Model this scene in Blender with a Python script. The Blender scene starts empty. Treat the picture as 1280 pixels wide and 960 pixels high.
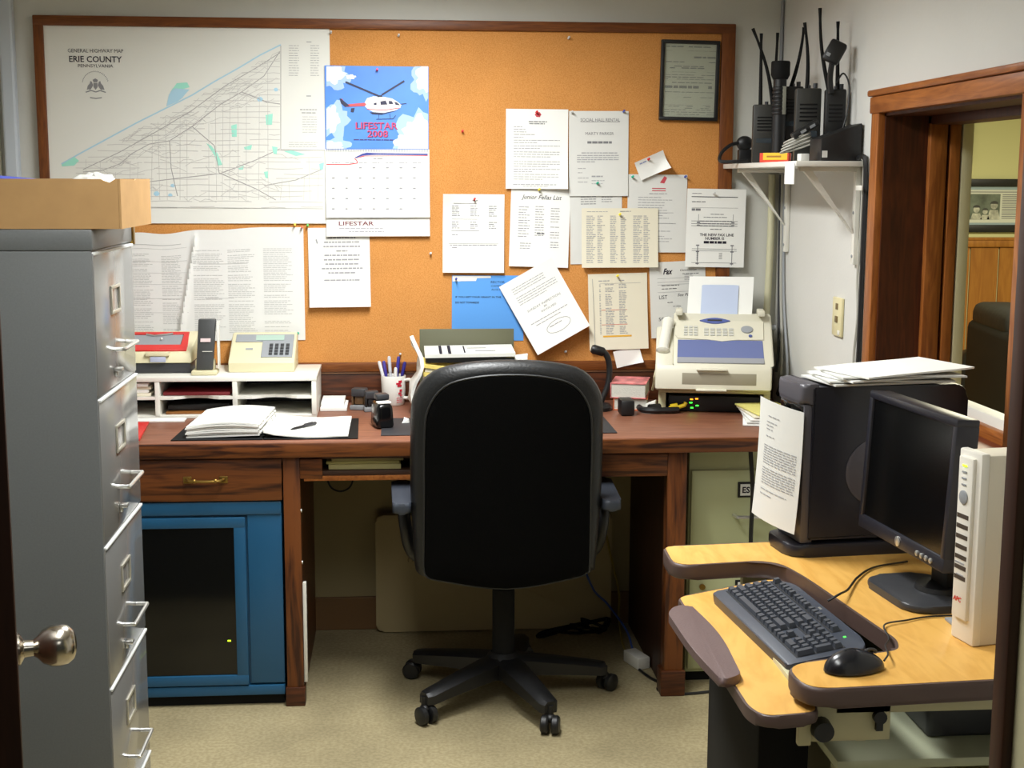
import bpy, bmesh, math, random
from mathutils import Vector, Matrix
random.seed(7)
PI = math.pi
R = math.radians

# ------------------------------------------------------------------ camera
scene = bpy.context.scene
COL = scene.collection
CAM_H, CAM_F = 1.655, 1721.6
_p, _y, _r = R(8.436), R(4.692), R(0.209)
FW = Vector((math.sin(_y)*math.cos(_p), math.cos(_y)*math.cos(_p), -math.sin(_p)))
_rt = Vector((math.cos(_y), -math.sin(_y), 0)); _up = _rt.cross(FW)
RT = _rt*math.cos(_r) + _up*math.sin(_r); UP = _up*math.cos(_r) - _rt*math.sin(_r)
cam_data = bpy.data.cameras.new('camera'); cam = bpy.data.objects.new('camera', cam_data); COL.objects.link(cam)
cam_data.sensor_width = 36.0; cam_data.sensor_fit = 'HORIZONTAL'; cam_data.lens = CAM_F*36/1280
cam_data.clip_start = 0.05
cam.matrix_world = Matrix(((RT.x, UP.x, -FW.x, 0), (RT.y, UP.y, -FW.y, 0), (RT.z, UP.z, -FW.z, CAM_H), (0, 0, 0, 1)))
scene.camera = cam

# ------------------------------------------------------------------ world, view
world = bpy.data.worlds.new('world'); scene.world = world; world.use_nodes = True
bg = world.node_tree.nodes['Background']; bg.inputs[0].default_value = (0.62, 0.64, 0.55, 1); bg.inputs[1].default_value = 0.06
vs = scene.view_settings
vs.view_transform = 'Standard'; vs.look = 'None'; vs.gamma = 1; vs.use_curve_mapping = False
vs.exposure = 0.22

def area_lamp(name, loc, sx, sy, power, color, spread=180):
    l = bpy.data.lights.new(name, 'AREA'); l.shape = 'RECTANGLE'; l.size = sx; l.size_y = sy; l.energy = power; l.color = color
    l.spread = R(spread)
    o = bpy.data.objects.new(name, l); COL.objects.link(o); o.location = loc
    return o
LAMP = (0.05, 3.72, 2.425)
LAMP2 = (-0.15, 1.95, 2.425)
LIGHT = (0.975, 0.995, 1.0)
area_lamp('troffer_lamp', LAMP, 0.28, 1.15, 47, LIGHT, 166)
area_lamp('troffer_lamp', LAMP2, 0.28, 1.15, 17, LIGHT, 160)
area_lamp('hall_fill', (0.5, -0.35, 2.42), 0.6, 1.0, 4, LIGHT)  # unseen fill light added behind the camera to brighten surfaces facing it
area_lamp('lounge_lamp', (3.4, 6.3, 2.42), 1.2, 1.2, 120, (1.0, 0.95, 0.70))

# ------------------------------------------------------------------ materials
def lin(c):
    return tuple(((v/255)/12.92 if v/255 <= 0.04045 else ((v/255+0.055)/1.055)**2.4) for v in c)
def rgba(c): return (*lin(c), 1)
MATS = {}
def mat(name, c, rough=0.5, metal=0.0, var=0.0, vscale=8, bump=0.0, bscale=60, spec=0.5, emit=None, coat=0.0, alpha=1.0):
    if name in MATS: return MATS[name]
    m = bpy.data.materials.new(name); m.use_nodes = True; nt = m.node_tree; b = nt.nodes['Principled BSDF']
    b.inputs['Base Color'].default_value = rgba(c); b.inputs['Roughness'].default_value = rough; b.inputs['Metallic'].default_value = metal
    b.inputs['Specular IOR Level'].default_value = spec; b.inputs['Coat Weight'].default_value = coat
    if alpha < 1: b.inputs['Alpha'].default_value = alpha
    tc = nt.nodes.new('ShaderNodeTexCoord')
    if var > 0:
        n = nt.nodes.new('ShaderNodeTexNoise'); n.inputs['Scale'].default_value = vscale; n.inputs['Detail'].default_value = 6
        nt.links.new(tc.outputs['Object'], n.inputs['Vector'])
        r = nt.nodes.new('ShaderNodeValToRGB'); a = lin(c)
        r.color_ramp.elements[0].position = 0.3; r.color_ramp.elements[1].position = 0.7
        r.color_ramp.elements[0].color = (*[v*(1-var) for v in a], 1); r.color_ramp.elements[1].color = (*[min(1, v*(1+var)) for v in a], 1)
        nt.links.new(n.outputs['Fac'], r.inputs[0]); nt.links.new(r.outputs[0], b.inputs['Base Color'])
    if bump > 0:
        n = nt.nodes.new('ShaderNodeTexNoise'); n.inputs['Scale'].default_value = bscale; n.inputs['Detail'].default_value = 4
        nt.links.new(tc.outputs['Object'], n.inputs['Vector'])
        bp = nt.nodes.new('ShaderNodeBump'); bp.inputs['Strength'].default_value = bump; bp.inputs['Distance'].default_value = 0.01
        nt.links.new(n.outputs['Fac'], bp.inputs['Height']); nt.links.new(bp.outputs[0], b.inputs['Normal'])
    if emit:
        b.inputs['Emission Color'].default_value = rgba(c); b.inputs['Emission Strength'].default_value = emit
    MATS[name] = m
    return m
def wood(name, c1, c2, scale=(1, 14, 14), rough=0.4, dist=2.5, contrast=(0.35, 0.7), spec=0.4):
    """grain runs along the axis with the smallest scale"""
    if name in MATS: return MATS[name]
    m = bpy.data.materials.new(name); m.use_nodes = True; nt = m.node_tree; b = nt.nodes['Principled BSDF']
    tc = nt.nodes.new('ShaderNodeTexCoord'); mp = nt.nodes.new('ShaderNodeMapping'); mp.inputs['Scale'].default_value = scale
    nt.links.new(tc.outputs['Object'], mp.inputs[0])
    n = nt.nodes.new('ShaderNodeTexNoise'); n.inputs['Scale'].default_value = 2.2; n.inputs['Detail'].default_value = 8; n.inputs['Distortion'].default_value = dist
    nt.links.new(mp.outputs[0], n.inputs['Vector'])
    n2 = nt.nodes.new('ShaderNodeTexNoise'); n2.inputs['Scale'].default_value = 9; n2.inputs['Detail'].default_value = 5
    nt.links.new(mp.outputs[0], n2.inputs['Vector'])
    mx = nt.nodes.new('ShaderNodeMath'); mx.operation = 'MULTIPLY_ADD'; mx.inputs[1].default_value = 0.35
    nt.links.new(n2.outputs['Fac'], mx.inputs[0]); nt.links.new(n.outputs['Fac'], mx.inputs[2])
    r = nt.nodes.new('ShaderNodeValToRGB'); r.color_ramp.elements[0].position = contrast[0]+0.15; r.color_ramp.elements[1].position = contrast[1]+0.15
    r.color_ramp.elements[0].color = rgba(c2); r.color_ramp.elements[1].color = rgba(c1)
    nt.links.new(mx.outputs[0], r.inputs[0]); nt.links.new(r.outputs[0], b.inputs['Base Color'])
    b.inputs['Roughness'].default_value = rough; b.inputs['Specular IOR Level'].default_value = spec
    MATS[name] = m
    return m
def speckle(name, c1, c2, scale, rough, big=None, bump=0.0):
    m = bpy.data.materials.new(name); m.use_nodes = True; nt = m.node_tree; b = nt.nodes['Principled BSDF']
    tc = nt.nodes.new('ShaderNodeTexCoord')
    n = nt.nodes.new('ShaderNodeTexNoise'); n.inputs['Scale'].default_value = scale; n.inputs['Detail'].default_value = 3
    nt.links.new(tc.outputs['Object'], n.inputs['Vector'])
    r = nt.nodes.new('ShaderNodeValToRGB'); r.color_ramp.elements[0].position = 0.38; r.color_ramp.elements[1].position = 0.62
    r.color_ramp.elements[0].color = rgba(c2); r.color_ramp.elements[1].color = rgba(c1)
    nt.links.new(n.outputs['Fac'], r.inputs[0]); out = r.outputs[0]
    if big:
        n2 = nt.nodes.new('ShaderNodeTexNoise'); n2.inputs['Scale'].default_value = big[0]; n2.inputs['Detail'].default_value = 5
        nt.links.new(tc.outputs['Object'], n2.inputs['Vector'])
        r2 = nt.nodes.new('ShaderNodeValToRGB'); r2.color_ramp.elements[0].position = 0.35; r2.color_ramp.elements[1].position = 0.62
        r2.color_ramp.elements[0].color = (big[1],)*3+(1,); r2.color_ramp.elements[1].color = (1, 1, 1, 1)
        nt.links.new(n2.outputs['Fac'], r2.inputs[0])
        mx = nt.nodes.new('ShaderNodeMixRGB'); mx.blend_type = 'MULTIPLY'; mx.inputs[0].default_value = 1
        nt.links.new(out, mx.inputs[1]); nt.links.new(r2.outputs[0], mx.inputs[2]); out = mx.outputs[0]
    nt.links.new(out, b.inputs['Base Color']); b.inputs['Roughness'].default_value = rough
    b.inputs['Specular IOR Level'].default_value = 0.25
    if bump:
        bp = nt.nodes.new('ShaderNodeBump'); bp.inputs['Strength'].default_value = bump; bp.inputs['Distance'].default_value = 0.004
        nt.links.new(n.outputs['Fac'], bp.inputs['Height']); nt.links.new(bp.outputs[0], b.inputs['Normal'])
    MATS[name] = m
    return m

M_WALL = mat('painted_wall', (203, 203, 195), 0.7, var=0.03, vscale=3, bump=0.05, bscale=120, spec=0.2)
M_WALLR = mat('painted_block_wall', (206, 205, 199), 0.65, var=0.03, vscale=2, bump=0.05, bscale=90, spec=0.25)
M_LOUNGE = mat('cream_wall', (206, 203, 150), 0.8)
M_CEIL = mat('ceiling_tile', (220, 220, 210), 0.9)
M_FLOOR = speckle('floor_vinyl', (176, 163, 128), (158, 145, 110), 90, 0.5, big=(2.6, 0.74))
M_CORK = speckle('cork', (211, 149, 82), (197, 132, 66), 260, 0.85, big=(7, 0.93), bump=0.15)
M_FRAME = wood('frame_wood', (124, 70, 26), (96, 50, 16), (2, 20, 20), 0.45)
M_FRAMEV = wood('frame_wood_upright', (124, 70, 26), (96, 50, 16), (20, 20, 2), 0.45)
M_DESKTOP = wood('desk_laminate_top', (140, 92, 70), (112, 68, 48), (1.6, 16, 16), 0.42)
M_DESK = wood('desk_oak', (112, 62, 26), (50, 22, 10), (1.0, 9, 15), 0.42, dist=1.6, contrast=(0.36, 0.58))
M_DESKV = wood('desk_oak_upright', (112, 62, 26), (58, 26, 12), (9, 12, 1.0), 0.42, dist=1.6, contrast=(0.36, 0.58))
M_SPLASH = wood('backsplash_oak', (92, 48, 22), (50, 24, 12), (1.2, 10, 14), 0.45)
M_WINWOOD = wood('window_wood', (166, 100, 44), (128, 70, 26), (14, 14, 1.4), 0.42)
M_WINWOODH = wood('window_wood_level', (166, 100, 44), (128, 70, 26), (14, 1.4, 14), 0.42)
M_WINSHADE = wood('window_wood_shaded', (84, 40, 16), (58, 26, 10), (14, 14, 1.4), 0.5)  # window wood with the shade of the recess put into its colour
M_SILL = wood('sill_wood', (128, 66, 46), (100, 48, 32), (10, 1.4, 10), 0.4)
M_DARKDOOR = wood('dark_door_wood', (66, 34, 16), (46, 22, 10), (12, 12, 1.2), 0.5)
M_JAMB = mat('jamb_paint', (206, 200, 160), 0.6)
M_PANELWOOD = wood('wainscot_wood', (168, 112, 44), (146, 92, 32), (8, 8, 0.8), 0.5)
M_TAN = wood('tan_laminate', (226, 176, 92), (206, 150, 66), (5, 1.2, 5), 0.42, dist=3, contrast=(0.25, 0.6))
M_TANEDGE = mat('table_edge_vinyl', (84, 66, 60), 0.5)
M_PADVINYL = mat('wrist_pad_vinyl', (104, 84, 82), 0.5, bump=0.1, bscale=200)
M_GREY = mat('grey_cabinet_paint', (112, 115, 115), 0.32, var=0.06, vscale=300)
M_GREYF = mat('grey_drawer_paint', (150, 150, 148), 0.16, metal=0.35, spec=0.6)
M_CHROME = mat('chrome', (226, 226, 222), 0.28, metal=0.85)
M_NICKEL = mat('satin_nickel', (200, 192, 178), 0.2, metal=1.0)
M_BRASS = mat('aged_brass', (150, 120, 60), 0.35, metal=0.9)
M_BLUE = mat('blue_steel', (28, 84, 122), 0.38, var=0.05, vscale=3)
M_SMOKE = mat('smoked_pane', (6, 7, 8), 0.1)
M_BLACK = mat('black_plastic', (20, 20, 21), 0.45)
M_BLACKM = mat('matt_black', (14, 14, 14), 0.75, spec=0.25)
M_CHAIRP = mat('chair_back_cloth', (7, 7, 7), 0.9, spec=0.08, bump=0.15, bscale=500)
M_LEATHER = mat('black_leather', (25, 26, 27), 0.42, bump=0.12, bscale=140)
M_ARM = mat('armrest_vinyl', (54, 59, 68), 0.45)
M_DKGREY = mat('charcoal_plastic', (52, 53, 56), 0.45)
M_TOWER = mat('dark_tower_plastic', (34, 34, 42), 0.35)
M_TOWERTOP = mat('tower_cap_plastic', (82, 80, 86), 0.4)
M_SCREEN = mat('dead_screen', (7, 8, 9), 0.18)
M_KEY = mat('key_plastic', (62, 66, 74), 0.38)
M_KBODY = mat('keyboard_plastic', (56, 62, 74), 0.42)
M_WELL = mat('key_well_black', (14, 15, 18), 0.6)
M_WHITEP = mat('white_melamine', (224, 222, 212), 0.4)
M_PAPER = mat('white_paper', (234, 234, 228), 0.8, spec=0.15)
M_PAPERG = mat('greyish_paper', (214, 214, 208), 0.8, spec=0.15)
M_PAPERY = mat('yellowed_paper', (222, 216, 194), 0.8, spec=0.15)
M_MAP = mat('map_paper', (226, 226, 218), 0.75, spec=0.15)
M_BLUEP = mat('blue_paper', (96, 158, 226), 0.8, spec=0.15)
M_INK = mat('grey_ink', (128, 128, 130), 0.9, spec=0.0)
M_INKL = mat('pale_ink', (160, 160, 162), 0.9, spec=0.0)
M_INKD = mat('dark_ink', (52, 50, 58), 0.9, spec=0.0)
M_INKR = mat('red_ink', (196, 84, 92), 0.9, spec=0.0)
M_INKP = mat('purple_ink', (120, 60, 110), 0.9, spec=0.0)
M_ORANGE = mat('orange_highlighter', (220, 170, 70), 0.9, spec=0.0)
M_CARD = mat('cardboard', (186, 148, 100), 0.85, var=0.06, vscale=20, spec=0.15)
M_BEIGE = mat('beige_plastic', (216, 208, 172), 0.45)
M_FAXP = mat('fax_plastic', (212, 208, 188), 0.42)
M_FAXD = mat('fax_bluegrey_window', (104, 114, 158), 0.2)
M_GREYP = mat('grey_plastic', (146, 150, 154), 0.45)
M_GREENM = mat('green_beige_steel', (188, 192, 148), 0.42)
M_RED = mat('red_plastic', (206, 40, 36), 0.4)
M_DKRED = mat('dark_red_card', (110, 16, 26), 0.6)
M_YELLOW = mat('yellow_plastic', (232, 200, 30), 0.45)
M_CREAMTABLE = mat('cream_steel', (196, 190, 152), 0.5)
M_FOLDT = mat('blow_moulded_beige', (176, 160, 120), 0.6)
M_LED_G = mat('green_led', (60, 255, 60), 0.4, emit=3)
M_LED_O = mat('orange_led', (255, 140, 30), 0.4, emit=3)
M_LED_Y = mat('yellow_led', (200, 255, 40), 0.4, emit=2)
M_GLASS = mat('picture_glass', (150, 152, 140), 0.2, alpha=0.06)

# ------------------------------------------------------------------ object helpers
WM = {}            # world matrix of every object made here
def _tag(o, label=None, cat=None, group=None, kind=None):
    if label: o['label'] = label
    if cat: o['category'] = cat
    if group: o['group'] = group
    if kind: o['kind'] = kind
    return o
def thing(name, label, cat, loc=(0, 0, 0), rot=(0, 0, 0), group=None):
    o = bpy.data.objects.new(name, None); COL.objects.link(o); o.empty_display_size = 0.05
    o.location = loc; o.rotation_euler = rot
    WM[o.name] = Matrix.LocRotScale(Vector(loc), __import__('mathutils').Euler(rot), None)
    return _tag(o, label, cat, group)
class B:
    """mesh builder"""
    def __init__(s): s.bm = bmesh.new(); s.bm.verts.ensure_lookup_table()
    def _bev(s, verts, bev, seg=2):
        es = {e for v in verts for e in v.link_edges}
        bmesh.ops.bevel(s.bm, geom=list(es), offset=bev, segments=seg, affect='EDGES', profile=0.5)
    def box(s, x0, x1, y0, y1, z0, z1, bev=0, seg=2, mtx=None):
        vs = [s.bm.verts.new(p) for p in ((x0, y0, z0), (x1, y0, z0), (x1, y1, z0), (x0, y1, z0), (x0, y0, z1), (x1, y0, z1), (x1, y1, z1), (x0, y1, z1))]
        for f in ((0, 3, 2, 1), (4, 5, 6, 7), (0, 1, 5, 4), (1, 2, 6, 5), (2, 3, 7, 6), (3, 0, 4, 7)): s.bm.faces.new([vs[i] for i in f])
        if mtx:
            for v in vs: v.co = mtx @ v.co
        if bev: s._bev(vs, bev, seg)
        return s
    def hexa(s, bottom, top, bev=0, seg=2):
        vs = [s.bm.verts.new(p) for p in (*bottom, *top)]
        for f in ((0, 3, 2, 1), (4, 5, 6, 7), (0, 1, 5, 4), (1, 2, 6, 5), (2, 3, 7, 6), (3, 0, 4, 7)): s.bm.faces.new([vs[i] for i in f])
        if bev: s._bev(vs, bev, seg)
        return s
    def prism(s, pts, a0, a1, fn, bev=0, seg=2):
        """pts: 2D polygon; fn(u, v, a) -> 3D"""
        n = len(pts)
        lo = [s.bm.verts.new(fn(u, v, a0)) for u, v in pts]; hi = [s.bm.verts.new(fn(u, v, a1)) for u, v in pts]
        f0 = s.bm.faces.new(lo[::-1]); f1 = s.bm.faces.new(hi)
        for i in range(n): s.bm.faces.new((lo[i], lo[(i+1) % n], hi[(i+1) % n], hi[i]))
        if bev:
            es = set(f0.edges) | set(f1.edges)
            bmesh.ops.bevel(s.bm, geom=list(es), offset=bev, segments=seg, affect='EDGES', profile=0.5)
        return s
    def cyl(s, p0, p1, r0, r1=None, n=16):
        r1 = r0 if r1 is None else r1
        p0, p1 = Vector(p0), Vector(p1); d = (p1-p0).normalized()
        a = d.orthogonal().normalized(); b = d.cross(a)
        A = [s.bm.verts.new(p0+(a*math.cos(2*PI*i/n)+b*math.sin(2*PI*i/n))*r0) for i in range(n)]
        C = [s.bm.verts.new(p1+(a*math.cos(2*PI*i/n)+b*math.sin(2*PI*i/n))*r1) for i in range(n)]
        for i in range(n): s.bm.faces.new((A[i], A[(i+1) % n], C[(i+1) % n], C[i]))
        s.bm.faces.new(A[::-1]); s.bm.faces.new(C)
        return s
    def tube(s, pts, r, n=8, rad=None):
        pts = [Vector(p) for p in pts]; rings = []
        prev = None
        for i, p in enumerate(pts):
            d = (pts[min(i+1, len(pts)-1)]-pts[max(i-1, 0)]).normalized()
            a = d.orthogonal().normalized() if prev is None else (prev-d*prev.dot(d)).normalized()
            prev = a; b = d.cross(a); rr = rad[i] if rad else r
            rings.append([s.bm.verts.new(p+(a*math.cos(2*PI*k/n)+b*math.sin(2*PI*k/n))*rr) for k in range(n)])
        for i in range(len(rings)-1):
            for k in range(n): s.bm.faces.new((rings[i][k], rings[i][(k+1) % n], rings[i+1][(k+1) % n], rings[i+1][k]))
        s.bm.faces.new(rings[0][::-1]); s.bm.faces.new(rings[-1])
        return s
    def lathe(s, prof, o=(0, 0, 0), axis=(0, 0, 1), n=24):
        o = Vector(o); d = Vector(axis).normalized(); a = d.orthogonal().normalized(); b = d.cross(a); rings = []
        for r, h in prof:
            rings.append([s.bm.verts.new(o+d*h+(a*math.cos(2*PI*k/n)+b*math.sin(2*PI*k/n))*max(r, 1e-4)) for k in range(n)])
        for i in range(len(rings)-1):
            for k in range(n): s.bm.faces.new((rings[i][k], rings[i][(k+1) % n], rings[i+1][(k+1) % n], rings[i+1][k]))
        s.bm.faces.new(rings[0][::-1]); s.bm.faces.new(rings[-1])
        return s
    def poly(s, pts):
        s.bm.faces.new([s.bm.verts.new(p) for p in pts]); return s
    def ell(s, c, r, nu=20, nv=12, fn=None):
        c = Vector(c); rings = []
        for j in range(1, nv):
            t = PI*j/nv
            rings.append([s.bm.verts.new(c+Vector((r[0]*math.sin(t)*math.cos(2*PI*i/nu), r[1]*math.sin(t)*math.sin(2*PI*i/nu), r[2]*math.cos(t)))) for i in range(nu)])
        top = s.bm.verts.new(c+Vector((0, 0, r[2]))); bot = s.bm.verts.new(c-Vector((0, 0, r[2])))
        for j in range(len(rings)-1):
            for i in range(nu): s.bm.faces.new((rings[j][i], rings[j+1][i], rings[j+1][(i+1) % nu], rings[j][(i+1) % nu]))
        for i in range(nu):
            s.bm.faces.new((top, rings[0][i], rings[0][(i+1) % nu])); s.bm.faces.new((bot, rings[-1][(i+1) % nu], rings[-1][i]))
        return s
    def done(s, name, material, parent=None, label=None, cat=None, group=None, kind=None, smooth=True, world=True):
        bmesh.ops.recalc_face_normals(s.bm, faces=s.bm.faces)
        me = bpy.data.meshes.new(name); s.bm.to_mesh(me); s.bm.free()
        if smooth and len(me.polygons):
            me.shade_smooth(); me.set_sharp_from_angle(angle=R(38))
        me.materials.append(material)
        o = bpy.data.objects.new(name, me); COL.objects.link(o)
        if parent is not None:
            o.parent = parent; WM[o.name] = WM[parent.name].copy()
            if world: me.transform(WM[parent.name].inverted())
        else:
            if kind != 'structure':
                xs = [v.co for v in me.vertices]
                c = Vector(((min(v.x for v in xs)+max(v.x for v in xs))/2, (min(v.y for v in xs)+max(v.y for v in xs))/2, min(v.z for v in xs)))
                me.transform(Matrix.Translation(-c)); o.location = c
            else: c = Vector((0, 0, 0))
            WM[o.name] = Matrix.Translation(c)
        return _tag(o, label, cat, group, kind)
def copy_part(o, parent, name=None):
    c = o.copy(); COL.objects.link(c); c.parent = parent; WM[c.name] = WM[parent.name].copy()
    return c
def rpoly(pts, rad, seg=5):
    """round the corners of a 2D polygon; rad: number or list"""
    out = []; n = len(pts)
    for i in range(n):
        r = rad[i] if isinstance(rad, (list, tuple)) else rad
        p = Vector(pts[i]); a = Vector(pts[i-1]); b = Vector(pts[(i+1) % n])
        if r <= 0: out.append(tuple(p)); continue
        da = (a-p).normalized(); db = (b-p).normalized(); r_ = min(r, (a-p).length*0.49, (b-p).length*0.49)
        q0, q1 = p+da*r_, p+db*r_
        for k in range(seg+1):
            t = k/seg; out.append(tuple((q0*(1-t)+p*t)*(1-t)+(p*(1-t)+q1*t)*t))
    return out
def bez(p, n=16):
    """Catmull-Rom through points"""
    P = [Vector(q) for q in p]; P = [P[0]*2-P[1]]+P+[P[-1]*2-P[-2]]; out = []
    for i in range(1, len(P)-2):
        for k in range(n):
            t = k/n; a, b, c, d = P[i-1], P[i], P[i+1], P[i+2]
            out.append(0.5*((2*b)+(c-a)*t+(2*a-5*b+4*c-d)*t*t+(3*b-a-3*c+d)*t**3))
    out.append(P[-2]); return out
def at(px, py, Y):
    """point of the plane y = Y seen at a photograph pixel"""
    d = FW+RT*((px-640)/CAM_F)-UP*((py-480)/CAM_F)
    return Vector((0, 0, CAM_H))+d*(Y/d.y)
_txt = {}
def text_geo(s, bold=0.0, shear=0.0):
    k = (s, bold, shear)
    if k not in _txt:
        cu = bpy.data.curves.new('t', 'FONT'); cu.body = s; cu.size = 1; cu.resolution_u = 2; cu.offset = bold; cu.shear = shear
        cu.align_x = 'LEFT'
        ob = bpy.data.objects.new('t', cu); COL.objects.link(ob)
        dg = bpy.context.evaluated_depsgraph_get(); dg.update()
        me = bpy.data.meshes.new_from_object(ob.evaluated_get(dg))
        vs = [(v.co.x, v.co.y) for v in me.vertices]; fs = [tuple(p.vertices) for p in me.polygons]
        bpy.data.objects.remove(ob); bpy.data.curves.remove(cu); bpy.data.meshes.remove(me)
        _txt[k] = (vs, fs)
    return _txt[k]
def add_text(b, s, fn, cx, cy, w=None, h=None, bold=0.0, shear=0.0, rot=0):
    """text centred on (cx, cy), fitted to width w (and height h), placed through fn(u, v)"""
    vs, fs = text_geo(s, bold, shear)
    x0, x1 = min(v[0] for v in vs), max(v[0] for v in vs); y0, y1 = min(v[1] for v in vs), max(v[1] for v in vs)
    if w is None: sy = h/(y1-y0); sx = sy
    else: sx = w/(x1-x0); sy = h/(y1-y0) if h else sx
    ca, sa = math.cos(rot), math.sin(rot); nv = []
    for x, y in vs:
        u, v = (x-(x0+x1)/2)*sx, (y-(y0+y1)/2)*sy
        nv.append(b.bm.verts.new(fn(cx+u*ca-v*sa, cy+u*sa+v*ca)))
    for f in fs:
        try: b.bm.faces.new([nv[i] for i in f])
        except ValueError: pass
def flat_done(b, name, m, parent, **k):
    return b.done(name, m, parent, smooth=False, **k)

# ------------------------------------------------------------------ room shell
WY, WX, WL, CEIL = 4.97, 1.379, -1.75, 2.44
FY = 1.31                                             # room face of the front (door) wall
def struct(name, b, m): return b.done(name, m, None, kind='structure', smooth=False)
struct('floor', B().box(-1.85, 6.2, -1.2, 9.2, -0.1, 0), M_FLOOR)
struct('ceiling', B().box(-1.85, 6.2, 1.2, 9.2, CEIL, CEIL+0.1), M_CEIL)
struct('wall_back', B().box(-1.85, WX, WY, WY+0.15, 0, CEIL), M_WALL)
struct('wall_left', B().box(WL-0.1, WL, 1.2, WY, 0, CEIL), M_WALL)
# the right wall has the window opening
WY0, WY1, WZ0, WZ1 = 2.965, 3.885, 0.965, 1.85
TX = WX+0.24
b = B(); b.box(WX, TX, 1.2, WY0, 0, CEIL); b.box(WX, TX, WY1, 9.1, 0, CEIL); b.box(WX, TX, WY0, WY1, 0, WZ0); b.box(WX, TX, WY0, WY1, WZ1, CEIL)
struct('wall_right', b, M_WALLR)
b = B(); b.box(WL-0.1, -0.40, 1.2, FY, 0, CEIL); b.box(0.66, WX, 1.2, FY, 0, CEIL); b.box(-0.40, 0.66, 1.2, FY, 2.08, CEIL)
struct('wall_front', b, M_WALL)
struct('wall_lounge', B().box(TX, 6.1, 9.0, 9.1, 0, CEIL), M_LOUNGE)
struct('wall_lounge_far', B().box(6.0, 6.1, 1.2, 9.0, 0, CEIL), M_LOUNGE)
struct('wall_lounge_near', B().box(TX, 6.0, 1.2, 1.3, 0, CEIL), M_LOUNGE)
# lounge wainscot and chair rail
t = thing('trim_1', None, None, (3.8, 9.0, 0)); t['kind'] = 'structure'
for i in range(22):
    x = TX+i*0.2
    B().box(x+0.004, x+0.196, 8.985, 9.0, 0.1, 1.22, 0.003, 1).done('panel_board', M_PANELWOOD, t, smooth=False)
b = B(); b.box(TX, 6.0, 8.965, 9.0, 1.22, 1.265, 0.006); b.box(TX, 6.0, 8.975, 9.0, 1.265, 1.285, 0.004); b.done('chair_rail', M_PANELWOOD, t)
# door casing on the room's side and jambs
b = B(); b.box(0.655, 0.70, 1.41, 1.425, 0, 2.1)
t = thing('trim_2', None, None, (0.66, 1.3, 0)); t['kind'] = 'structure'
B().box(0.617, 0.66, 1.16, 1.335, 0, 2.1, 0.004).done('jamb', M_JAMB, t)
B().box(0.606, 0.635, 1.285, 1.315, 0, 2.1, 0.003).done('door_stop', M_DARKDOOR, t)
B().box(0.63, 0.72, 1.31, 1.33, 0, 2.14, 0.003).done('casing', M_DARKDOOR, t)
B().box(-0.44, -0.397, 1.16, 1.335, 0, 2.1, 0.004).done('jamb', M_DARKDOOR, t)
B().box(-0.40, 0.66, 1.16, 1.335, 2.05, 2.1, 0.004).done('jamb', M_DARKDOOR, t)
# baseboard
struct('baseboard_back', B().box(-1.7, WX, WY-0.014, WY, 0, 0.125, 0.004), mat('vinyl_base', (120, 88, 52), 0.6))
struct('baseboard_right', B().box(WX-0.012, WX, 1.31, WY-0.014, 0, 0.11, 0.004), mat('vinyl_base', (120, 88, 52), 0.6))
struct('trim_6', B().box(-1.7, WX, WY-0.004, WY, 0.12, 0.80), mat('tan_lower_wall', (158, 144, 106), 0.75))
# pipe/conduit on the back wall, left of the cork board
struct('trim_3', B().box(-1.352, -1.305, WY-0.04, WY, 0.9, CEIL, 0.008), mat('bluish_conduit', (188, 196, 204), 0.4))
struct('trim_4', B().box(WL, -1.37, WY-0.012, WY, 1.755, CEIL, 0.002), mat('wall_board', (200, 200, 180), 0.6))
struct('trim_5', B().box(WL, -1.37, WY-0.012, WY, 0.9, 1.750, 0.002), mat('wall_board', (200, 200, 180), 0.6))

struct('trim_7', B().cyl((WX-.008, WY-.008, 1.72), (WX-.008, WY-.008, CEIL), 0.006, n=8), M_GREYP)
# window in the right wall
w = thing('window_1', None, None, (WX, 3.46, WZ0)); w['kind'] = 'structure'
CW = 0.056
B().box(WX-0.02, WX+0.012, WY1-0.004, WY1+CW, WZ0-0.10, WZ1+CW, 0.004).done('casing', M_WINWOOD, w)
B().box(WX-0.02, WX+0.012, WY0-CW-0.02, WY0+0.004, WZ0-0.10, WZ1+CW, 0.004).done('casing', M_WINWOOD, w)
B().box(WX-0.026, WX+0.012, WY0-CW-0.02, WY1+CW, WZ1-0.004, WZ1+0.043, 0.004).done('casing', M_WINWOODH, w)
B().box(WX-0.034, WX+0.012, WY0-CW-0.03, WY1+CW+0.004, WZ1+0.044, WZ1+0.062, 0.005).done('head_moulding', M_WINWOODH, w)
B().box(WX, TX-0.02, WY1-0.012, WY1+0.004, WZ0, WZ1).done('jamb', M_WINSHADE, w)
B().box(WX, TX-0.02, WY0-0.004, WY0+0.012, WZ0, WZ1).done('jamb', M_WINSHADE, w)
B().box(WX, TX-0.02, WY0, WY1, WZ1-0.012, WZ1+0.004).done('jamb', M_WINSHADE, w)
B().box(WX+0.125, WX+0.175, WY1-0.034, WY1-0.01, WZ0, WZ1-0.01, 0.003).done('stop', M_WINWOOD, w)
B().box(WX+0.183, WX+0.213, WY1-0.036, WY1-0.01, WZ0, WZ1-0.01, 0.003).done('stop', M_WINWOOD, w)
B().box(WX+0.125, WX+0.175, WY0+0.01, WY0+0.034, WZ0, WZ1-0.01, 0.003).done('stop', M_WINWOOD, w)
B().box(WX+0.125, WX+0.213, WY0, WY1, WZ1-0.036, WZ1-0.01, 0.003).done('stop', M_WINSHADE, w)
B().box(TX-0.022, TX+0.010, WY1-0.036, WY1+0.03, WZ0-0.02, WZ1+0.03, 0.003).done('outer_jamb', M_JAMB, w)
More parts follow.
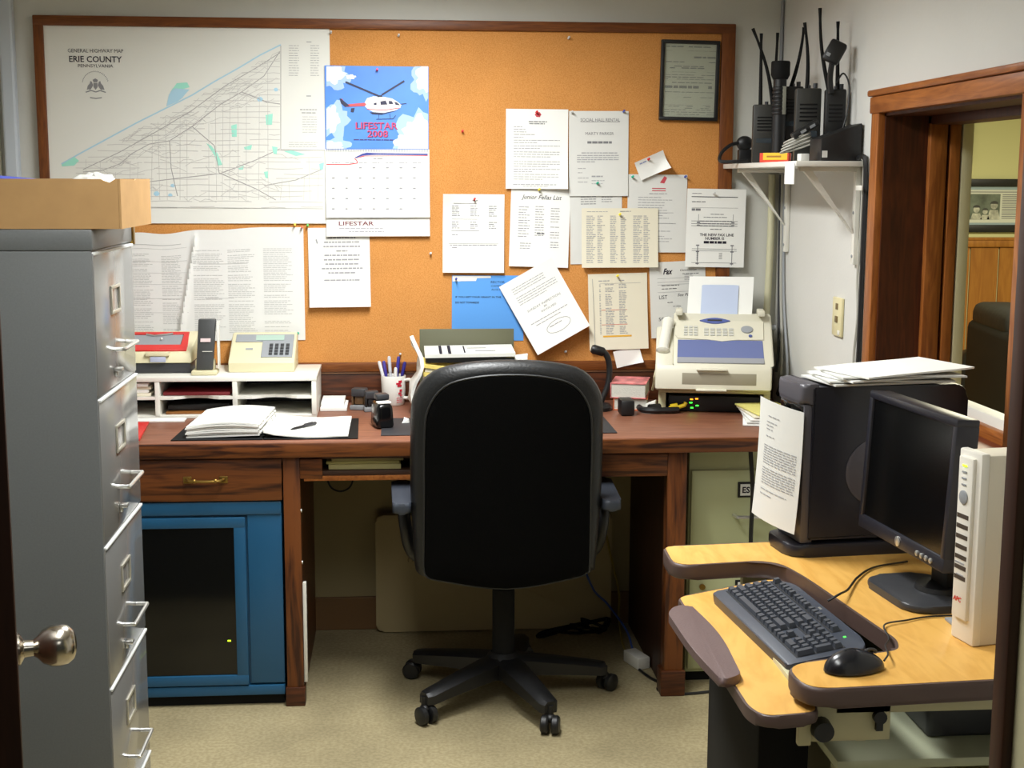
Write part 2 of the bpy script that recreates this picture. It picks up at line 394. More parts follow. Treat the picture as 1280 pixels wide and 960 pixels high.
B().box(TX-0.022, TX+0.010, WY0-0.03, WY0+0.02, WZ0-0.02, WZ1+0.03, 0.003).done('outer_jamb', M_JAMB, w)
B().box(TX-0.022, TX+0.010, WY0, WY1, WZ1-0.02, WZ1+0.03, 0.003).done('outer_jamb', M_JAMB, w)
B().box(WX-0.05, TX-0.03, WY0-CW, WY1+CW, WZ0-0.03, WZ0+0.002, 0.006).done('window_sill', M_SILL, w)
B().box(TX-0.045, TX-0.022, WY0, WY1-0.03, WZ0, WZ0+0.035, 0.003).done('sill_stop', M_WINWOODH, w)
B().box(TX-0.022, TX+0.03, WY0-0.03, WY1+0.03, WZ0-0.02, WZ0+0.062, 0.004).done('outer_sill', M_WHITEP, w)

# ceiling fixture (above the frame)
for (lx, ly, lz), lab in ((LAMP, 'fluorescent ceiling light over the desk end of the office'), (LAMP2, 'fluorescent ceiling light nearer the door of the office')):
    t = thing('ceiling_light', lab, 'ceiling light', (lx, ly, CEIL-0.016))
    b = B()
    for x0, x1, y0, y1 in ((-0.18, -0.15, -0.62, 0.62), (0.15, 0.18, -0.62, 0.62), (-0.15, 0.15, -0.62, -0.59), (-0.15, 0.15, 0.59, 0.62)):
        b.box(lx+x0, lx+x1, ly+y0, ly+y1, CEIL-0.016, CEIL-0.001)
    b.done('frame', M_WHITEP, t)
    B().box(lx-0.15, lx+0.15, ly-0.59, ly+0.59, CEIL-0.008, CEIL-0.002).done('diffuser', mat('lit_diffuser', (255, 250, 238), 0.5, emit=2.5), t)

# open door at the left
hx, hy = -0.353, 1.25
ang = math.atan2(-0.587-hx, 2.08-hy)
dt = thing('door_1', None, None, (hx, hy, 0), (0, 0, -ang)); dt['kind'] = 'structure'
B().box(-0.042, 0, 0, 0.86, 0.012, 2.03, 0.003).done('door_leaf', M_DARKDOOR, dt, world=False)
k = B(); k.lathe([(0.024, 0), (0.024, 0.003), (0.019, 0.006), (0.0135, 0.009), (0.0125, 0.022), (0.016, 0.027), (0.025, 0.035), (0.0305, 0.047), (0.0315, 0.058), (0.029, 0.070), (0.022, 0.079), (0.012, 0.083), (0.0, 0.084)], (0, 0.79, 0.965), (1, 0, 0), 32)
k.done('door_knob', M_NICKEL, dt, world=False)
B().box(-0.034, -0.008, 0.859, 0.862, 0.92, 1.01).done('latch_plate', M_BRASS, dt, world=False)

# ------------------------------------------------------------------ cork board, 8 x 4 feet, on the back wall
CB = WY-0.016                                          # cork face
cb = thing('cork_board', 'large cork notice board in a brown wooden frame covering the back wall', 'notice board', (-0.02, WY, 0.965))
cx0, cx1, cz0, cz1 = -1.24, 1.20, 0.968, 2.205
B().box(cx0+0.03, cx1-0.03, CB, WY-0.001, cz0+0.02, cz1-0.03).done('cork_panel', M_CORK, cb, smooth=False)
B().box(cx0, cx1, CB-0.012, WY-0.001, cz1-0.034, cz1, 0.003).done('frame_rail', M_FRAME, cb)
B().box(cx0, cx1, CB-0.012, WY-0.001, cz0, cz0+0.034, 0.003).done('frame_rail', M_FRAME, cb)
B().box(cx0, cx0+0.034, CB-0.0115, WY-0.001, cz0+0.03, cz1-0.03, 0.003).done('frame_stile', M_FRAMEV, cb)
B().box(cx1-0.05, cx1, CB-0.0115, WY-0.001, cz0+0.03, cz1-0.03, 0.003).done('frame_stile', M_FRAMEV, cb)

class Sheet:
    """a sheet pinned flat on the board: local u to the right, v up, from its centre; d(s, t) bulges it towards the room"""
    def __init__(s, cx, cz, w, h, rot, off, d=None, warp=None):
        s.warp = warp or (lambda a, c: 0)
        s.cx, s.cz, s.w, s.h, s.a, s.off = cx, cz, w, h, R(rot), off; s.d = d or (lambda a, b: 0)
    def fn(s, lift=0.0):
        ca, sa = math.cos(s.a), math.sin(s.a)
        def f(u, v):
            a, c = u/s.w+.5, v/s.h+.5; v2 = v+s.warp(a, c)
            return (s.cx+u*ca-v2*sa, CB-s.off-s.d(a, c)-lift, s.cz+u*sa+v2*ca)
        return f
    def uv(s, px, py):
        p = at(px, py, CB-s.off); dx, dz = p.x-s.cx, p.z-s.cz; ca, sa = math.cos(s.a), math.sin(s.a)
        return dx*ca+dz*sa, -dx*sa+dz*ca
    def make(s, name, m, label, cat, group=None, nu=12, nv=16, parent=None):
        b = B(); f0, f1 = s.fn(0), s.fn(-0.0006); g0, g1 = [], []
        for j in range(nv+1):
            g0.append([b.bm.verts.new(f0(s.w*(i/nu-.5), s.h*(j/nv-.5))) for i in range(nu+1)])
            g1.append([b.bm.verts.new(f1(s.w*(i/nu-.5), s.h*(j/nv-.5))) for i in range(nu+1)])
        for j in range(nv):
            for i in range(nu):
                b.bm.faces.new((g0[j][i], g0[j][i+1], g0[j+1][i+1], g0[j+1][i])); b.bm.faces.new((g1[j][i], g1[j+1][i], g1[j+1][i+1], g1[j][i+1]))
        for i in range(nu):
            b.bm.faces.new((g0[0][i], g1[0][i], g1[0][i+1], g0[0][i+1])); b.bm.faces.new((g0[nv][i], g0[nv][i+1], g1[nv][i+1], g1[nv][i]))
        for j in range(nv):
            b.bm.faces.new((g0[j][0], g0[j+1][0], g1[j+1][0], g1[j][0])); b.bm.faces.new((g0[j][nu], g1[j][nu], g1[j+1][nu], g0[j+1][nu]))
        s.o = b.done(name, m, parent, label, cat, group)
        return s.o
    def ink(s, m, name='printed_text'):
        return Ink(s, m, name)
class Ink:
    def __init__(s, sh, m, name): s.sh, s.m, s.name, s.b = sh, m, name, B(); s.f = sh.fn(0.0007)
    def bar(s, u, v, w, h=0.0022):
        """solid bar, left end at u, subdivided to follow the sheet"""
        n = max(1, int(w/0.03)); f = s.f
        for i in range(n):
            a, c = u+w*i/n, u+w*(i+1)/n
            s.b.poly([f(a, v-h/2), f(c, v-h/2), f(c, v+h/2), f(a, v+h/2)])
        return s
    def line(s, u, v, w, h=0.0022):
        """a line of small print: words"""
        x = u
        while x < u+w-0.004:
            k = min(random.uniform(0.006, 0.02), u+w-x); s.bar(x, v, k, h); x += k+0.0022
        return s
    def para(s, u, v, w, n, step=0.0065, h=0.0022, ragged=True):
        for i in range(n):
            s.line(u, v-i*step, w*(random.uniform(.35, .8) if ragged and i == n-1 else 1), h)
        return s
    def text(s, t, u, v, w=None, h=None, **k): add_text(s.b, t, s.f, u, v, w, h, **k); return s
    def stroke(s, pts, r):
        f = s.f; P = [Vector(p) for p in pts]
        for a, c in zip(P[:-1], P[1:]):
            d = c-a
            if d.length < 1e-6: continue
            n = Vector((-d.y, d.x)).normalized()*r
            s.b.poly([f(*(a-n)), f(*(c-n)), f(*(c+n)), f(*(a+n))])
        return s
    def blob(s, pts):
        s.b.poly([s.f(u, v) for u, v in pts]); return s
    def end(s):
        return s.b.done(s.name, s.m, s.sh.o, smooth=False, kind='stuff' if s.name in ('printed_text', 'legend_text', 'township_lines', 'highway_lines', 'lake_shore', 'state_seal', 'game_land') else None)

# --- the county map
mp = Sheet(-0.724, 1.836, 0.978, 0.674, 0.0, 0.002, lambda a, c: 0.004*(1-c)**3+0.0015*math.sin(a*9)*(1-c))
mp.make('wall_map', M_MAP, 'large white county highway map pinned at the upper left of the cork board', 'map', nu=24, nv=16)
k = mp.ink(M_INKD)
k.text('GENERAL HIGHWAY MAP', *mp.uv(119.5, 63.5), 0.187, 0.0125)
k.text('ERIE COUNTY', *mp.uv(119.5, 74), 0.178, 0.021, bold=0.015)
k.text('PENNSYLVANIA', *mp.uv(119.5, 82.3), 0.118, 0.011)
k.end()
k = mp.ink(mat('seal_ink', (140, 140, 142), 0.9), 'state_seal')
sx, sy = mp.uv(119.5, 108)
for i in range(22):
    a = R(168-i*7.2); r = 0.044
    k.stroke([(sx+r*math.cos(a)-0.001, sy+0.005+r*math.sin(a)), (sx+r*math.cos(a)+0.001, sy+0.008+r*math.sin(a))], 0.0012)
for sgn in (-1, 1):                                   # two supporters, rearing
    k.blob([(sx+sgn*x, sy+y) for x, y in ((0.008, 0.004), (0.012, 0.016), (0.017, 0.018), (0.019, 0.010), (0.026, 0.002), (0.030, -0.012), (0.024, -0.010), (0.018, -0.012), (0.012, -0.004))])
k.blob([(sx+x, sy+y) for x, y in ((-0.007, 0.012), (0.007, 0.012), (0.007, -0.002), (0, -0.012), (-0.007, -0.002))])
k.blob([(sx+x, sy+y) for x, y in ((-0.006, 0.014), (0.006, 0.014), (0.009, 0.022), (0, 0.027), (-0.009, 0.022))])
k.stroke([(sx-0.034, sy-0.020), (sx-0.015, sy-0.014), (sx, sy-0.019), (sx+0.015, sy-0.014), (sx+0.034, sy-0.020)], 0.0018)
k.stroke([(sx-0.020, sy-0.038), (sx, sy-0.041), (sx+0.020, sy-0.038)], 0.0018)
k.end()
SH = [(77, 205), (100, 192), (137, 172), (172, 153), (210, 134), (240, 119), (268, 102), (300, 84), (325, 69), (351, 56)]   # lake shore, in photograph pixels
def shore(px):
    for (a, c), (d, e) in zip(SH[:-1], SH[1:]):
        if a <= px <= d: return c+(e-c)*(px-a)/(d-a)
    return 56
k = mp.ink(mat('lake_blue_ink', (170, 208, 226), 0.9), 'lake_shore')
k.stroke([mp.uv(x, y) for x, y in SH], 0.0022)
k.blob([mp.uv(x, y) for x, y in ((208, 133), (211, 119), (216, 110), (237, 112), (234, 115), (228, 122), (230, 121), (222, 127))])
for x, y, r in ((196, 242, 4), (216, 232, 3), (100, 222, 3), (345, 112, 3), (325, 124, 4), (213, 244, 3)):
    k.blob([mp.uv(x+r*math.cos(i), y+r*0.8*math.sin(i)) for i in range(6)])
k.end()
k = mp.ink(mat('park_green_ink', (160, 226, 206), 0.9), 'game_land')
for q in (((77, 206), (93, 196), (99, 201), (93, 207), (78, 208)), ((213, 115), (221, 104), (234, 103), (237, 109), (226, 112)), ((289, 157), (296, 155), (296, 171), (290, 171)),
          ((258, 179), (264, 182), (272, 192), (278, 206), (273, 207), (268, 194)), ((332, 144), (341, 142), (340, 156), (333, 156)), ((355, 189), (365, 188), (382, 193), (370, 195)),
          ((298, 210), (305, 207), (304, 212), (299, 212)), ((340, 183), (347, 184), (346, 193), (342, 192)), ((305, 184), (315, 181), (314, 187), (306, 187)), ((399, 205), (405, 203), (404, 212), (400, 212)), ((330, 215), (335, 214), (335, 223), (332, 222))):
    k.blob([mp.uv(*p) for p in q])
k.end()
k = mp.ink(mat('map_line_ink', (196, 194, 190), 0.9), 'township_lines')
for y in range(70, 262, 7):                            # east-west roads
    x0 = 95 if y > 205 else None
    if x0 is None:
        x0 = 77
        while shore(x0) > y-8 and x0 < 350: x0 += 3
    x = x0
    xe = 350 if y < 188 else 404
    while x < xe-12:
        l = random.uniform(25, 90); e = min(xe, x+l); j = random.uniform(-1, 1)
        k.stroke([mp.uv(x, y+j), mp.uv((x+e)/2, y+j+random.uniform(-1, 1)), mp.uv(e, y+j)], 0.0009); x = e+random.uniform(2, 22)
for x in range(100, 404, 9):                           # north-south roads
    y = max(shore(x)+10, 60) if x < 350 else 192
    if random.random() < 0.8: k.stroke([mp.uv(x+random.uniform(-2, 2), y+random.uniform(0, 40)), mp.uv(x+random.uniform(-2, 2), 250)], 0.0006)
for _ in range(85):                                    # town streets and creeks along the shore
    x = random.uniform(130, 345); y = shore(x)+random.uniform(8, 44) if x < 350 else 100
    pts = [(x, y)]
    for _ in range(4): x += random.uniform(3, 10); y += random.uniform(-7, 4); pts.append((x, y))
    if x < 350: k.stroke([mp.uv(*p) for p in pts], 0.0007)
for _ in range(36):
    x = random.uniform(110, 370); y = random.uniform(190, 250); pts = [(x, y)]
    for _ in range(4): x = min(402, x+random.uniform(3, 12)); y = min(256, y+random.uniform(-7, 6)); pts.append((x, y))
    k.stroke([mp.uv(*p) for p in pts], 0.0007)
k.end()
k = mp.ink(mat('highway_ink', (166, 164, 162), 0.9), 'highway_lines')
for q in (((104, 215), (128, 213), (150, 205), (165, 192), (187, 180), (212, 176), (240, 158), (275, 131), (302, 115), (330, 95), (350, 64)), ((104, 212), (150, 190), (200, 162), (240, 138), (282, 107), (320, 85), (350, 66)),
          ((240, 158), (268, 182), (274, 216), (320, 236), (345, 250)), ((302, 115), (335, 128), (350, 130)), ((180, 228), (230, 222), (275, 217), (320, 200), (350, 186)), ((330, 232), (370, 225), (402, 212)), ((212, 176), (214, 210), (222, 245))):
    k.stroke([mp.uv(*p) for p in q], 0.0012)
k.stroke([mp.uv(*p) for p in ((351, 57), (351, 187), (406, 188))], 0.0010)
k.stroke([mp.uv(*p) for p in ((95, 258), (404, 261))], 0.0008)
k.end()
k = mp.ink(M_INKL, 'legend_text')
for i in range(13):
    k.line(*mp.uv(361, 57+i*3.1), 0.035, 0.0016); k.line(*mp.uv(388, 57+i*3.1), 0.03, 0.0016)
k.line(*mp.uv(383, 52.5), 0.02, 0.0025); k.line(*mp.uv(383, 120), 0.016, 0.003); k.line(*mp.uv(375, 137), 0.06, 0.003); k.line(*mp.uv(377, 141), 0.055, 0.003)
for i in range(7): k.line(*mp.uv(378, 146+i*3.2), 0.05, 0.0014)
for i in range(3): k.line(*mp.uv(361, 178+i*2.6), 0.1, 0.0012)
k.end()

# --- wide greyed chart under the map
ch = Sheet(-0.705, 1.285, 0.735, 0.402, 0.0, 0.003, lambda a, c: 0.010*c*(1-a)*(0.6+0.4*math.sin(a*8))+0.012*(1-c)**2*(1-a)+0.015*math.exp(-((a-0.445-0.10*(c-.5))/0.011)**2)*(c < .93), lambda a, c: -0.085*max(0, c-.5)*max(0, .80-a)*(1+.25*math.sin(a*22)))
ch.make('data_chart', mat('chart_paper', (226, 226, 222), 0.8, spec=0.15), 'wide faded table chart pinned below the map, creased down its middle', 'chart', nu=130, nv=20)
k = ch.ink(mat('faded_ink', (184, 184, 182), 0.9))
for i in range(46):
    v = 0.125-i*0.0066
    for a, c in ((-0.33, -0.25), (-0.24, -0.16), (-0.13, -0.055), (-0.02, 0.09), (0.10, 0.20), (0.225, 0.33)):
        if random.random() < 0.86: k.line(a, v, (c-a)*random.uniform(.7, 1), 0.0017)
for v in (0.14, 0.09, 0.045, 0, -0.05, -0.1): k.bar(-0.34, v, 0.3, 0.001)
k.bar(-0.3, 0.155, 0.24, 0.0022); k.bar(0.0, 0.075, 0.17, 0.0016); k.bar(0.02, -0.05, 0.1, 0.0014)
k.end()

# --- wall calendar
cal = thing('wall_calendar', 'hanging wall calendar with a helicopter against blue sky', 'calendar', (-0.073, CB, 1.46))
top = Sheet(-0.073, 1.902, 0.362, 0.288, -0.2, 0.008, lambda a, c: 0.004*a*(1-a))
top.make('picture_page', mat('calendar_sky', (84, 142, 232), 0.45, var=0.12, vscale=5), None, None, parent=cal)
def Q(x, y): return top.uv(400+x/4.27, 75+y/4.27)
def lump(k, cx, cy, rx, ry, n=26, jit=0.16, clip=None):
    ph = [random.uniform(0, 6.28) for _ in range(3)]; pts = []
    for i in range(n):
        a = 2*PI*i/n; r = 1+jit*(math.sin(5*a+ph[0])+0.6*math.sin(9*a+ph[1])+.4*math.sin(14*a+ph[2]))
        x, y = cx+rx*r*math.cos(a), cy+ry*r*math.sin(a)
        pts.append((min(577, max(34, x)), min(474, max(34, y))))
    k.blob([Q(*p) for p in pts])
for c_, ls in ((mat('cloud_haze', (168, 198, 238), 0.5), ((85, 95, 75, 62), (80, 320, 70, 95), (90, 455, 75, 40), (555, 105, 70, 95), (510, 400, 110, 125))),
               (mat('cloud_white', (236, 240, 248), 0.5), ((70, 72, 60, 52), (165, 90, 26, 12), (60, 315, 42, 70), (70, 462, 55, 28), (560, 95, 48, 72), (530, 400, 80, 100), (450, 440, 55, 40)))):
    for l in ls:
        k = Ink(top, c_, 'printed_cloud'); k.f = top.fn(0.0007 if c_.name == 'cloud_haze' else 0.0010); lump(k, *l); k.end()
k = Ink(top, mat('helicopter_white', (238, 236, 232), 0.5), 'printed_helicopter'); k.f = top.fn(0.0014)
k.blob([Q(*p) for p in ((236, 232), (252, 204), (285, 194), (345, 198), (385, 206), (412, 222), (434, 240), (428, 256), (400, 270), (340, 282), (285, 278), (255, 262), (242, 250))])
k.end()
k = Ink(top, mat('helicopter_red', (206, 84, 92), 0.5), 'printed_helicopter_trim'); k.f = top.fn(0.0018)
k.blob([Q(*p) for p in ((132, 238), (238, 228), (248, 236), (240, 246), (140, 250))]); k.blob([Q(*p) for p in ((106, 208), (118, 206), (140, 238), (128, 244))])
k.stroke([Q(*p) for p in ((250, 262), (340, 268), (425, 256))], 0.0013); k.end()
k = Ink(top, mat('helicopter_dark', (44, 46, 74), 0.5), 'printed_helicopter_rotor'); k.f = top.fn(0.0020)
k.stroke([Q(136, 117), Q(318, 194)], 0.0030); k.stroke([Q(450, 112), Q(330, 186)], 0.0030)
k.blob([Q(*p) for p in ((308, 190), (330, 186), (334, 198), (306, 199))])
k.blob([Q(*p) for p in ((322, 222), (350, 216), (360, 238), (324, 240))]); k.blob([Q(*p) for p in ((366, 218), (384, 220), (392, 236), (368, 236))]); k.blob([Q(*p) for p in ((396, 224), (410, 226), (428, 242), (404, 240))])
k.blob([Q(*p) for p in ((288, 230), (302, 228), (302, 240), (288, 241))])
k.blob([Q(*p) for p in ((265, 278), (340, 284), (420, 268), (330, 292), (280, 290))]); k.blob([Q(*p) for p in ((166, 258), (186, 256), (180, 280), (164, 278))]); k.blob([Q(*p) for p in ((104, 206), (112, 206), (160, 246), (134, 250), (112, 232))])
k.stroke([Q(*p) for p in ((300, 316), (390, 314), (404, 296))], 0.0010); k.stroke([Q(315, 290), Q(312, 316)], 0.0008); k.stroke([Q(372, 286), Q(376, 314)], 0.0008); k.stroke([Q(428, 236), Q(462, 232)], 0.0012)
k.end()
k = Ink(top, mat('lettering_shadow', (70, 40, 96), 0.5), 'lettering_shadow'); k.f = top.fn(0.0016)
k.text('LIFESTAR', *Q(305, 353), 0.146, 0.0235, bold=0.03); k.text('2008', *Q(310, 396), 0.072, 0.0235, bold=0.03); k.line(*Q(180, 425), 0.145, 0.0030); k.end()
k = Ink(top, mat('lettering_red', (206, 70, 110), 0.5), 'lettering'); k.f = top.fn(0.0022)
k.text('LIFESTAR', *Q(302, 351), 0.146, 0.0235, bold=0.005); k.text('2008', *Q(307, 394), 0.072, 0.0235, bold=0.005); k.end()
mid = Sheet(-0.073, 1.640, 0.366, 0.238, 0.3, 0.009, lambda a, c: 0.010*(1-c)**2+0.003*a*(1-a))
mid.make('month_page', M_PAPER, None, None, parent=cal)
k = mid.ink(mat('flag_blue', (60, 70, 150), 0.6), 'printed_stripe')
def Qm(x, y): return mid.uv(400+x/4.27, 75+y/4.27)
k.blob([Qm(*p) for p in ((575, 500), (575, 508), (300, 506), (230, 510), (190, 524), (186, 520), (226, 500), (250, 494), (300, 497))]); k.end()
k = mid.ink(mat('flag_red', (206, 70, 80), 0.6), 'printed_stripe')
k.blob([Qm(*p) for p in ((575, 509), (575, 513), (240, 514), (200, 524), (190, 526), (230, 511))]); k.stroke([Qm(*p) for p in ((34, 557), (150, 558), (200, 550), (196, 536), (184, 526))], 0.0016); k.end()
k = mid.ink(M_INKL)
k.line(*Qm(285, 526), 0.035, 0.004)
for i in range(7): k.line(*Qm(62+i*72, 549), 0.03, 0.0022)
for r_ in range(5):
    for i in range(7):
        if (r_ > 0 or i > 1) and (r_ < 4 or i < 6): k.line(*Qm(64+i*72, 575+r_*55), 0.010, 0.005)
    k.bar(*Qm(40, 566+r_*55), 0.34, 0.0005)
k.end()
low = Sheet(-0.073, 1.492, 0.366, 0.075, 0.2, 0.006, lambda a, c: 0.004+0.006*(1-c)**2)
low.make('backing_page', M_PAPER, None, None, parent=cal)
k = low.ink(mat('lettering_dark', (120, 60, 70), 0.6), 'lettering')
k.text('LIFESTAR', *low.uv(445.5, 279.2), 0.124, 0.0145, bold=0.02); k.end()
k = low.ink(M_INKL); k.line(*low.uv(424, 285.3), 0.155, 0.003); k.line(*low.uv(436, 289.4), 0.125, 0.003); k.end()
b = B()
for i in range(62):
    x = -0.073-0.176+i*0.00577
    pts = [(x, CB-0.012+0.0045*math.cos(a), 1.757+0.0055*math.sin(a)) for a in [j*PI/4 for j in range(9)]]
    b.tube(pts, 0.0007, 4)
b.done('spiral_binding', mat('grey_wire', (120, 130, 160), 0.4, metal=0.6), cal)

# --- notices
def curl(bottom=0.0, tl=0.0, tr=0.0, br=0.0, top=0.0, base=0.0):
    def d(a, c):
        v = base+bottom*(1-c)**2+top*c**3
        v += tl*max(0, (c-a)-0.45)**2/0.3+tr*max(0, (a+c)-1.45)**2/0.3+br*max(0, (a-c)-0.3)**2/0.49
        return v
    return d
n = Sheet(-0.212, 1.344, 0.217, 0.281, 0.6, 0.003, curl(bottom=0.022))
n.make('notice_sheet', M_PAPER, 'white typed notice hanging under the calendar beside the faded chart', 'notice', 'notices on the cork board')
k = n.ink(M_INKL)
for i, (w_, l) in enumerate(((0.10, 1), (0.125, 1), (0.13, 1), (0.04, 1), (0.125, 1), (0.13, 1), (0.12, 1), (0.145, 1), (0.10, 1))):
    k.line(-w_/2+0.01, 0.105-i*0.0155, w_, 0.0055)
k.line(-0.055, -0.045, 0.13, 0.005); k.stroke([(-0.08, 0.10), (-0.076, 0.085)], 0.0025); k.end()

n = Sheet(0.492, 1.763, 0.222, 0.280, -0.2, 0.004, curl(bottom=0.008, br=0.015))
n.make('notice_sheet', M_PAPER, 'bright white typed letter with a small red emblem, upper left of two tall notices', 'notice', 'notices on the cork board')
k = n.ink(M_INK); k.line(-0.03, 0.096, 0.065, 0.0035); k.line(-0.028, 0.089, 0.056, 0.0032); k.end()
k = n.ink(M_INKR, 'printed_emblem'); k.blob([(0.003+0.012*math.cos(i*PI/3), 0.121+0.010*math.sin(i*PI/3)) for i in range(6)]); k.end()
k = n.ink(M_INKL)
for v, w_ in ((0.078, 0.03), (0.069, 0.045), (0.060, 0.045), (0.051, 0.075), (0.041, 0.035)): k.line(-0.083, v, w_)
for v, c_ in ((0.031, 2), (0.011, 2), (-0.010, 3), (-0.044, 3), (-0.071, 2), (-0.089, 3)): k.para(-0.083, v, 0.165, c_, 0.0085)
k.line(-0.085, -0.125, 0.155, 0.003); k.line(-0.05, -0.131, 0.09, 0.002); k.end()

n = Sheet(0.714, 1.748, 0.214, 0.300, 0.3, 0.0045, curl(bottom=0.004))
n.make('notice_sheet', M_PAPERG, 'grey white notice with an underlined heading and two typed lines, top of the middle column', 'notice', 'notices on the cork board')
k = n.ink(M_INK)
k.text('SOCIAL HALL RENTAL', 0.005, 0.119, 0.142, 0.011); k.bar(-0.066, 0.112, 0.142, 0.0012)
k.text('MARTY PARKER', 0.003, 0.071, 0.102, 0.010); k.line(-0.041, 0.040, 0.088, 0.008); k.end()
k = n.ink(M_INKL); k.line(-0.062, 0.003, 0.13, 0.003); k.para(-0.078, -0.006, 0.15, 4, 0.0075, 0.0028)
for v, w_ in ((-0.052, 0.03), (-0.067, 0.016), (-0.086, 0.04), (-0.1, 0.035)): k.line(-0.075, v, w_)
k.line(-0.025, -0.08, 0.04, 0.005); k.line(-0.025, -0.095, 0.05); k.line(-0.025, -0.106, 0.04); k.end()

n = Sheet(0.708, 1.500, 0.188, 0.290, 1.0, 0.0030, curl())
n.make('notice_sheet', M_PAPERG, 'long list sheet half hidden behind the wide yellowed phone list', 'notice', 'notices on the cork board')
k = n.ink(M_INK); k.line(-0.04, 0.128, 0.09, 0.004)
for i in range(6): k.line(-0.055, 0.113-i*0.0085, 0.055, 0.0025); k.line(0.02, 0.118-i*0.008, 0.04, 0.002)
k.end()

n = Sheet(0.266, 1.464, 0.220, 0.279, -0.4, 0.004, curl(tl=0.030, bottom=0.012))
n.make('notice_sheet', M_PAPER, 'white three column list with its top left corner curling forward', 'notice', 'notices on the cork board')
k = n.ink(M_INK); k.line(-0.005, 0.117, 0.02, 0.0035); k.bar(-0.072, 0.107, 0.083, 0.0015)
for v0, m_ in ((0.097, 6), (0.040, 4)):
    for j, u in enumerate((-0.078, -0.012, 0.054)):
        for i in range(m_): k.line(u, v0-i*0.0068, (0.032, 0.03, 0.028)[j]*random.uniform(.7, 1.1), 0.0024)
k.bar(-0.078, 0.051, 0.092, 0.0015); k.bar(-0.08, 0.010, 0.10, 0.0015); k.line(-0.078, -0.004, 0.022); k.bar(-0.09, -0.036, 0.18, 0.0012); k.line(-0.085, -0.041, 0.17, 0.0022); k.line(-0.078, -0.05, 0.02); k.end()

n = Sheet(0.504, 1.484, 0.214, 0.279, -1.8, 0.0025, curl(bottom=0.010))
n.make('notice_sheet', M_PAPER, 'white list under a scrawled script heading, below the bright white letter', 'notice', 'notices on the cork board')
k = n.ink(M_INKD); k.text('Junior Fellas List', 0.003, 0.107, 0.145, 0.020, shear=0.3); k.end()
k = n.ink(M_INKL)
for i in range(12):
    k.line(-0.078, 0.073-i*0.0095, 0.04*random.uniform(.7, 1.1), 0.0028); k.line(-0.018, 0.076-i*0.0093, 0.032, 0.0026)
    if i not in (6, 8): k.line(0.038, 0.071-i*0.0095, 0.032, 0.0026)
for i in range(3): k.line(-0.07, -0.056-i*0.009, 0.04, 0.0028); k.line(0.04, -0.05-i*0.009, 0.03, 0.003)
k.end()
k = n.ink(M_INK); k.line(-0.01, -0.020, 0.033, 0.005); k.end()

n = Sheet(0.794, 1.449, 0.278, 0.212, 0.2, 0.009, curl(bottom=0.016, base=0.0))
n.make('phone_list', M_PAPERY, 'wide yellowed phone list in dense columns held by a yellow pin', 'list', 'notices on the cork board')
k = n.ink(M_INKL); k.line(-0.12, 0.094, 0.075, 0.002)
for u, w_ in ((-0.122, 0.034), (-0.082, 0.022), (-0.036, 0.03), (0.002, 0.022), (0.048, 0.034), (0.086, 0.024)):
    for i in range(26): k.line(u, 0.078-i*0.0066, w_*random.uniform(.6, 1), 0.0026)
k.end()
k = n.ink(M_INK)
for u, v, w_ in ((-0.085, 0.045, 0.03), (-0.12, 0.0, 0.026), (-0.07, 0.0, 0.016), (0.0, 0.095, 0.04)): k.line(u, v, w_, 0.002)
k.end()

n = Sheet(0.905, 1.708, 0.112, 0.068, 24, 0.016, curl(top=0.012, br=0.03))
n.make('index_card', M_PAPER, 'small white card tilted under a red pin, right of the tall notices', 'card')
k = n.ink(mat('card_blue_ink', (140, 150, 190), 0.9)); k.line(-0.04, 0.022, 0.03, 0.004); k.end()

n = Sheet(0.929, 1.536, 0.216, 0.279, -0.4, 0.003, curl(bottom=0.004))
n.make('notice_sheet', M_PAPERG, 'white sheet with a red letterhead behind the tilted card', 'notice', 'notices on the cork board')
k = n.ink(M_INKR, 'letterhead'); k.blob([(0.02+x, 0.118+y) for x, y in ((-0.012, -0.008), (0.004, -0.010), (0.014, 0.010), (0.004, 0.016))]); k.bar(-0.02, 0.090, 0.05, 0.003); k.bar(-0.02, 0.082, 0.05, 0.003); k.end()
k = n.ink(M_INKL); k.line(-0.03, 0.071, 0.07, 0.0026)
for i in range(19): k.line(-0.07, 0.058-i*0.0093, 0.13*random.uniform(.5, 1), 0.002)
k.bar(-0.04, 0.003, 0.1, 0.0015); k.bar(-0.02, -0.035, 0.09, 0.0015); k.end()

n = Sheet(1.143, 1.484, 0.216, 0.281, -0.8, 0.013, curl(bottom=0.006))
n.make('notice_sheet', M_PAPER, 'white fax form with a ruled box, at the right edge of the cork board', 'notice', 'notices on the cork board')
k = n.ink(M_INKD); k.bar(-0.092, 0.112, 0.17, 0.0024)
k.text('THE NEW FAX LINE', 0.005, -0.024, 0.125, 0.010, bold=0.02); k.text('NUMBER IS', -0.002, -0.037, 0.07, 0.010, bold=0.02); k.line(-0.042, -0.051, 0.085, 0.009); k.end()
k = n.ink(M_INK)
for v in (0.025, 0.016, 0.008): k.bar(-0.09, v, 0.17, 0.0016); k.line(-0.06, v, 0.12, 0.0035)
for v in (-0.075, -0.082, -0.125): k.bar(-0.085, v, 0.165, 0.0014)
k.line(-0.09, 0.124, 0.04, 0.002); k.line(-0.09, 0.094, 0.05, 0.003); k.bar(-0.09, 0.073, 0.17, 0.0008); k.line(-0.09, 0.066, 0.035, 0.008); k.line(-0.02, 0.05, 0.05); k.line(-0.045, 0.039, 0.09); k.line(-0.02, -0.004, 0.045, 0.003)
for u in (-0.064, 0.063): k.stroke([(u, 0.05), (u, 0.005)], 0.0007); k.stroke([(u, -0.06), (u, -0.133)], 0.0012)
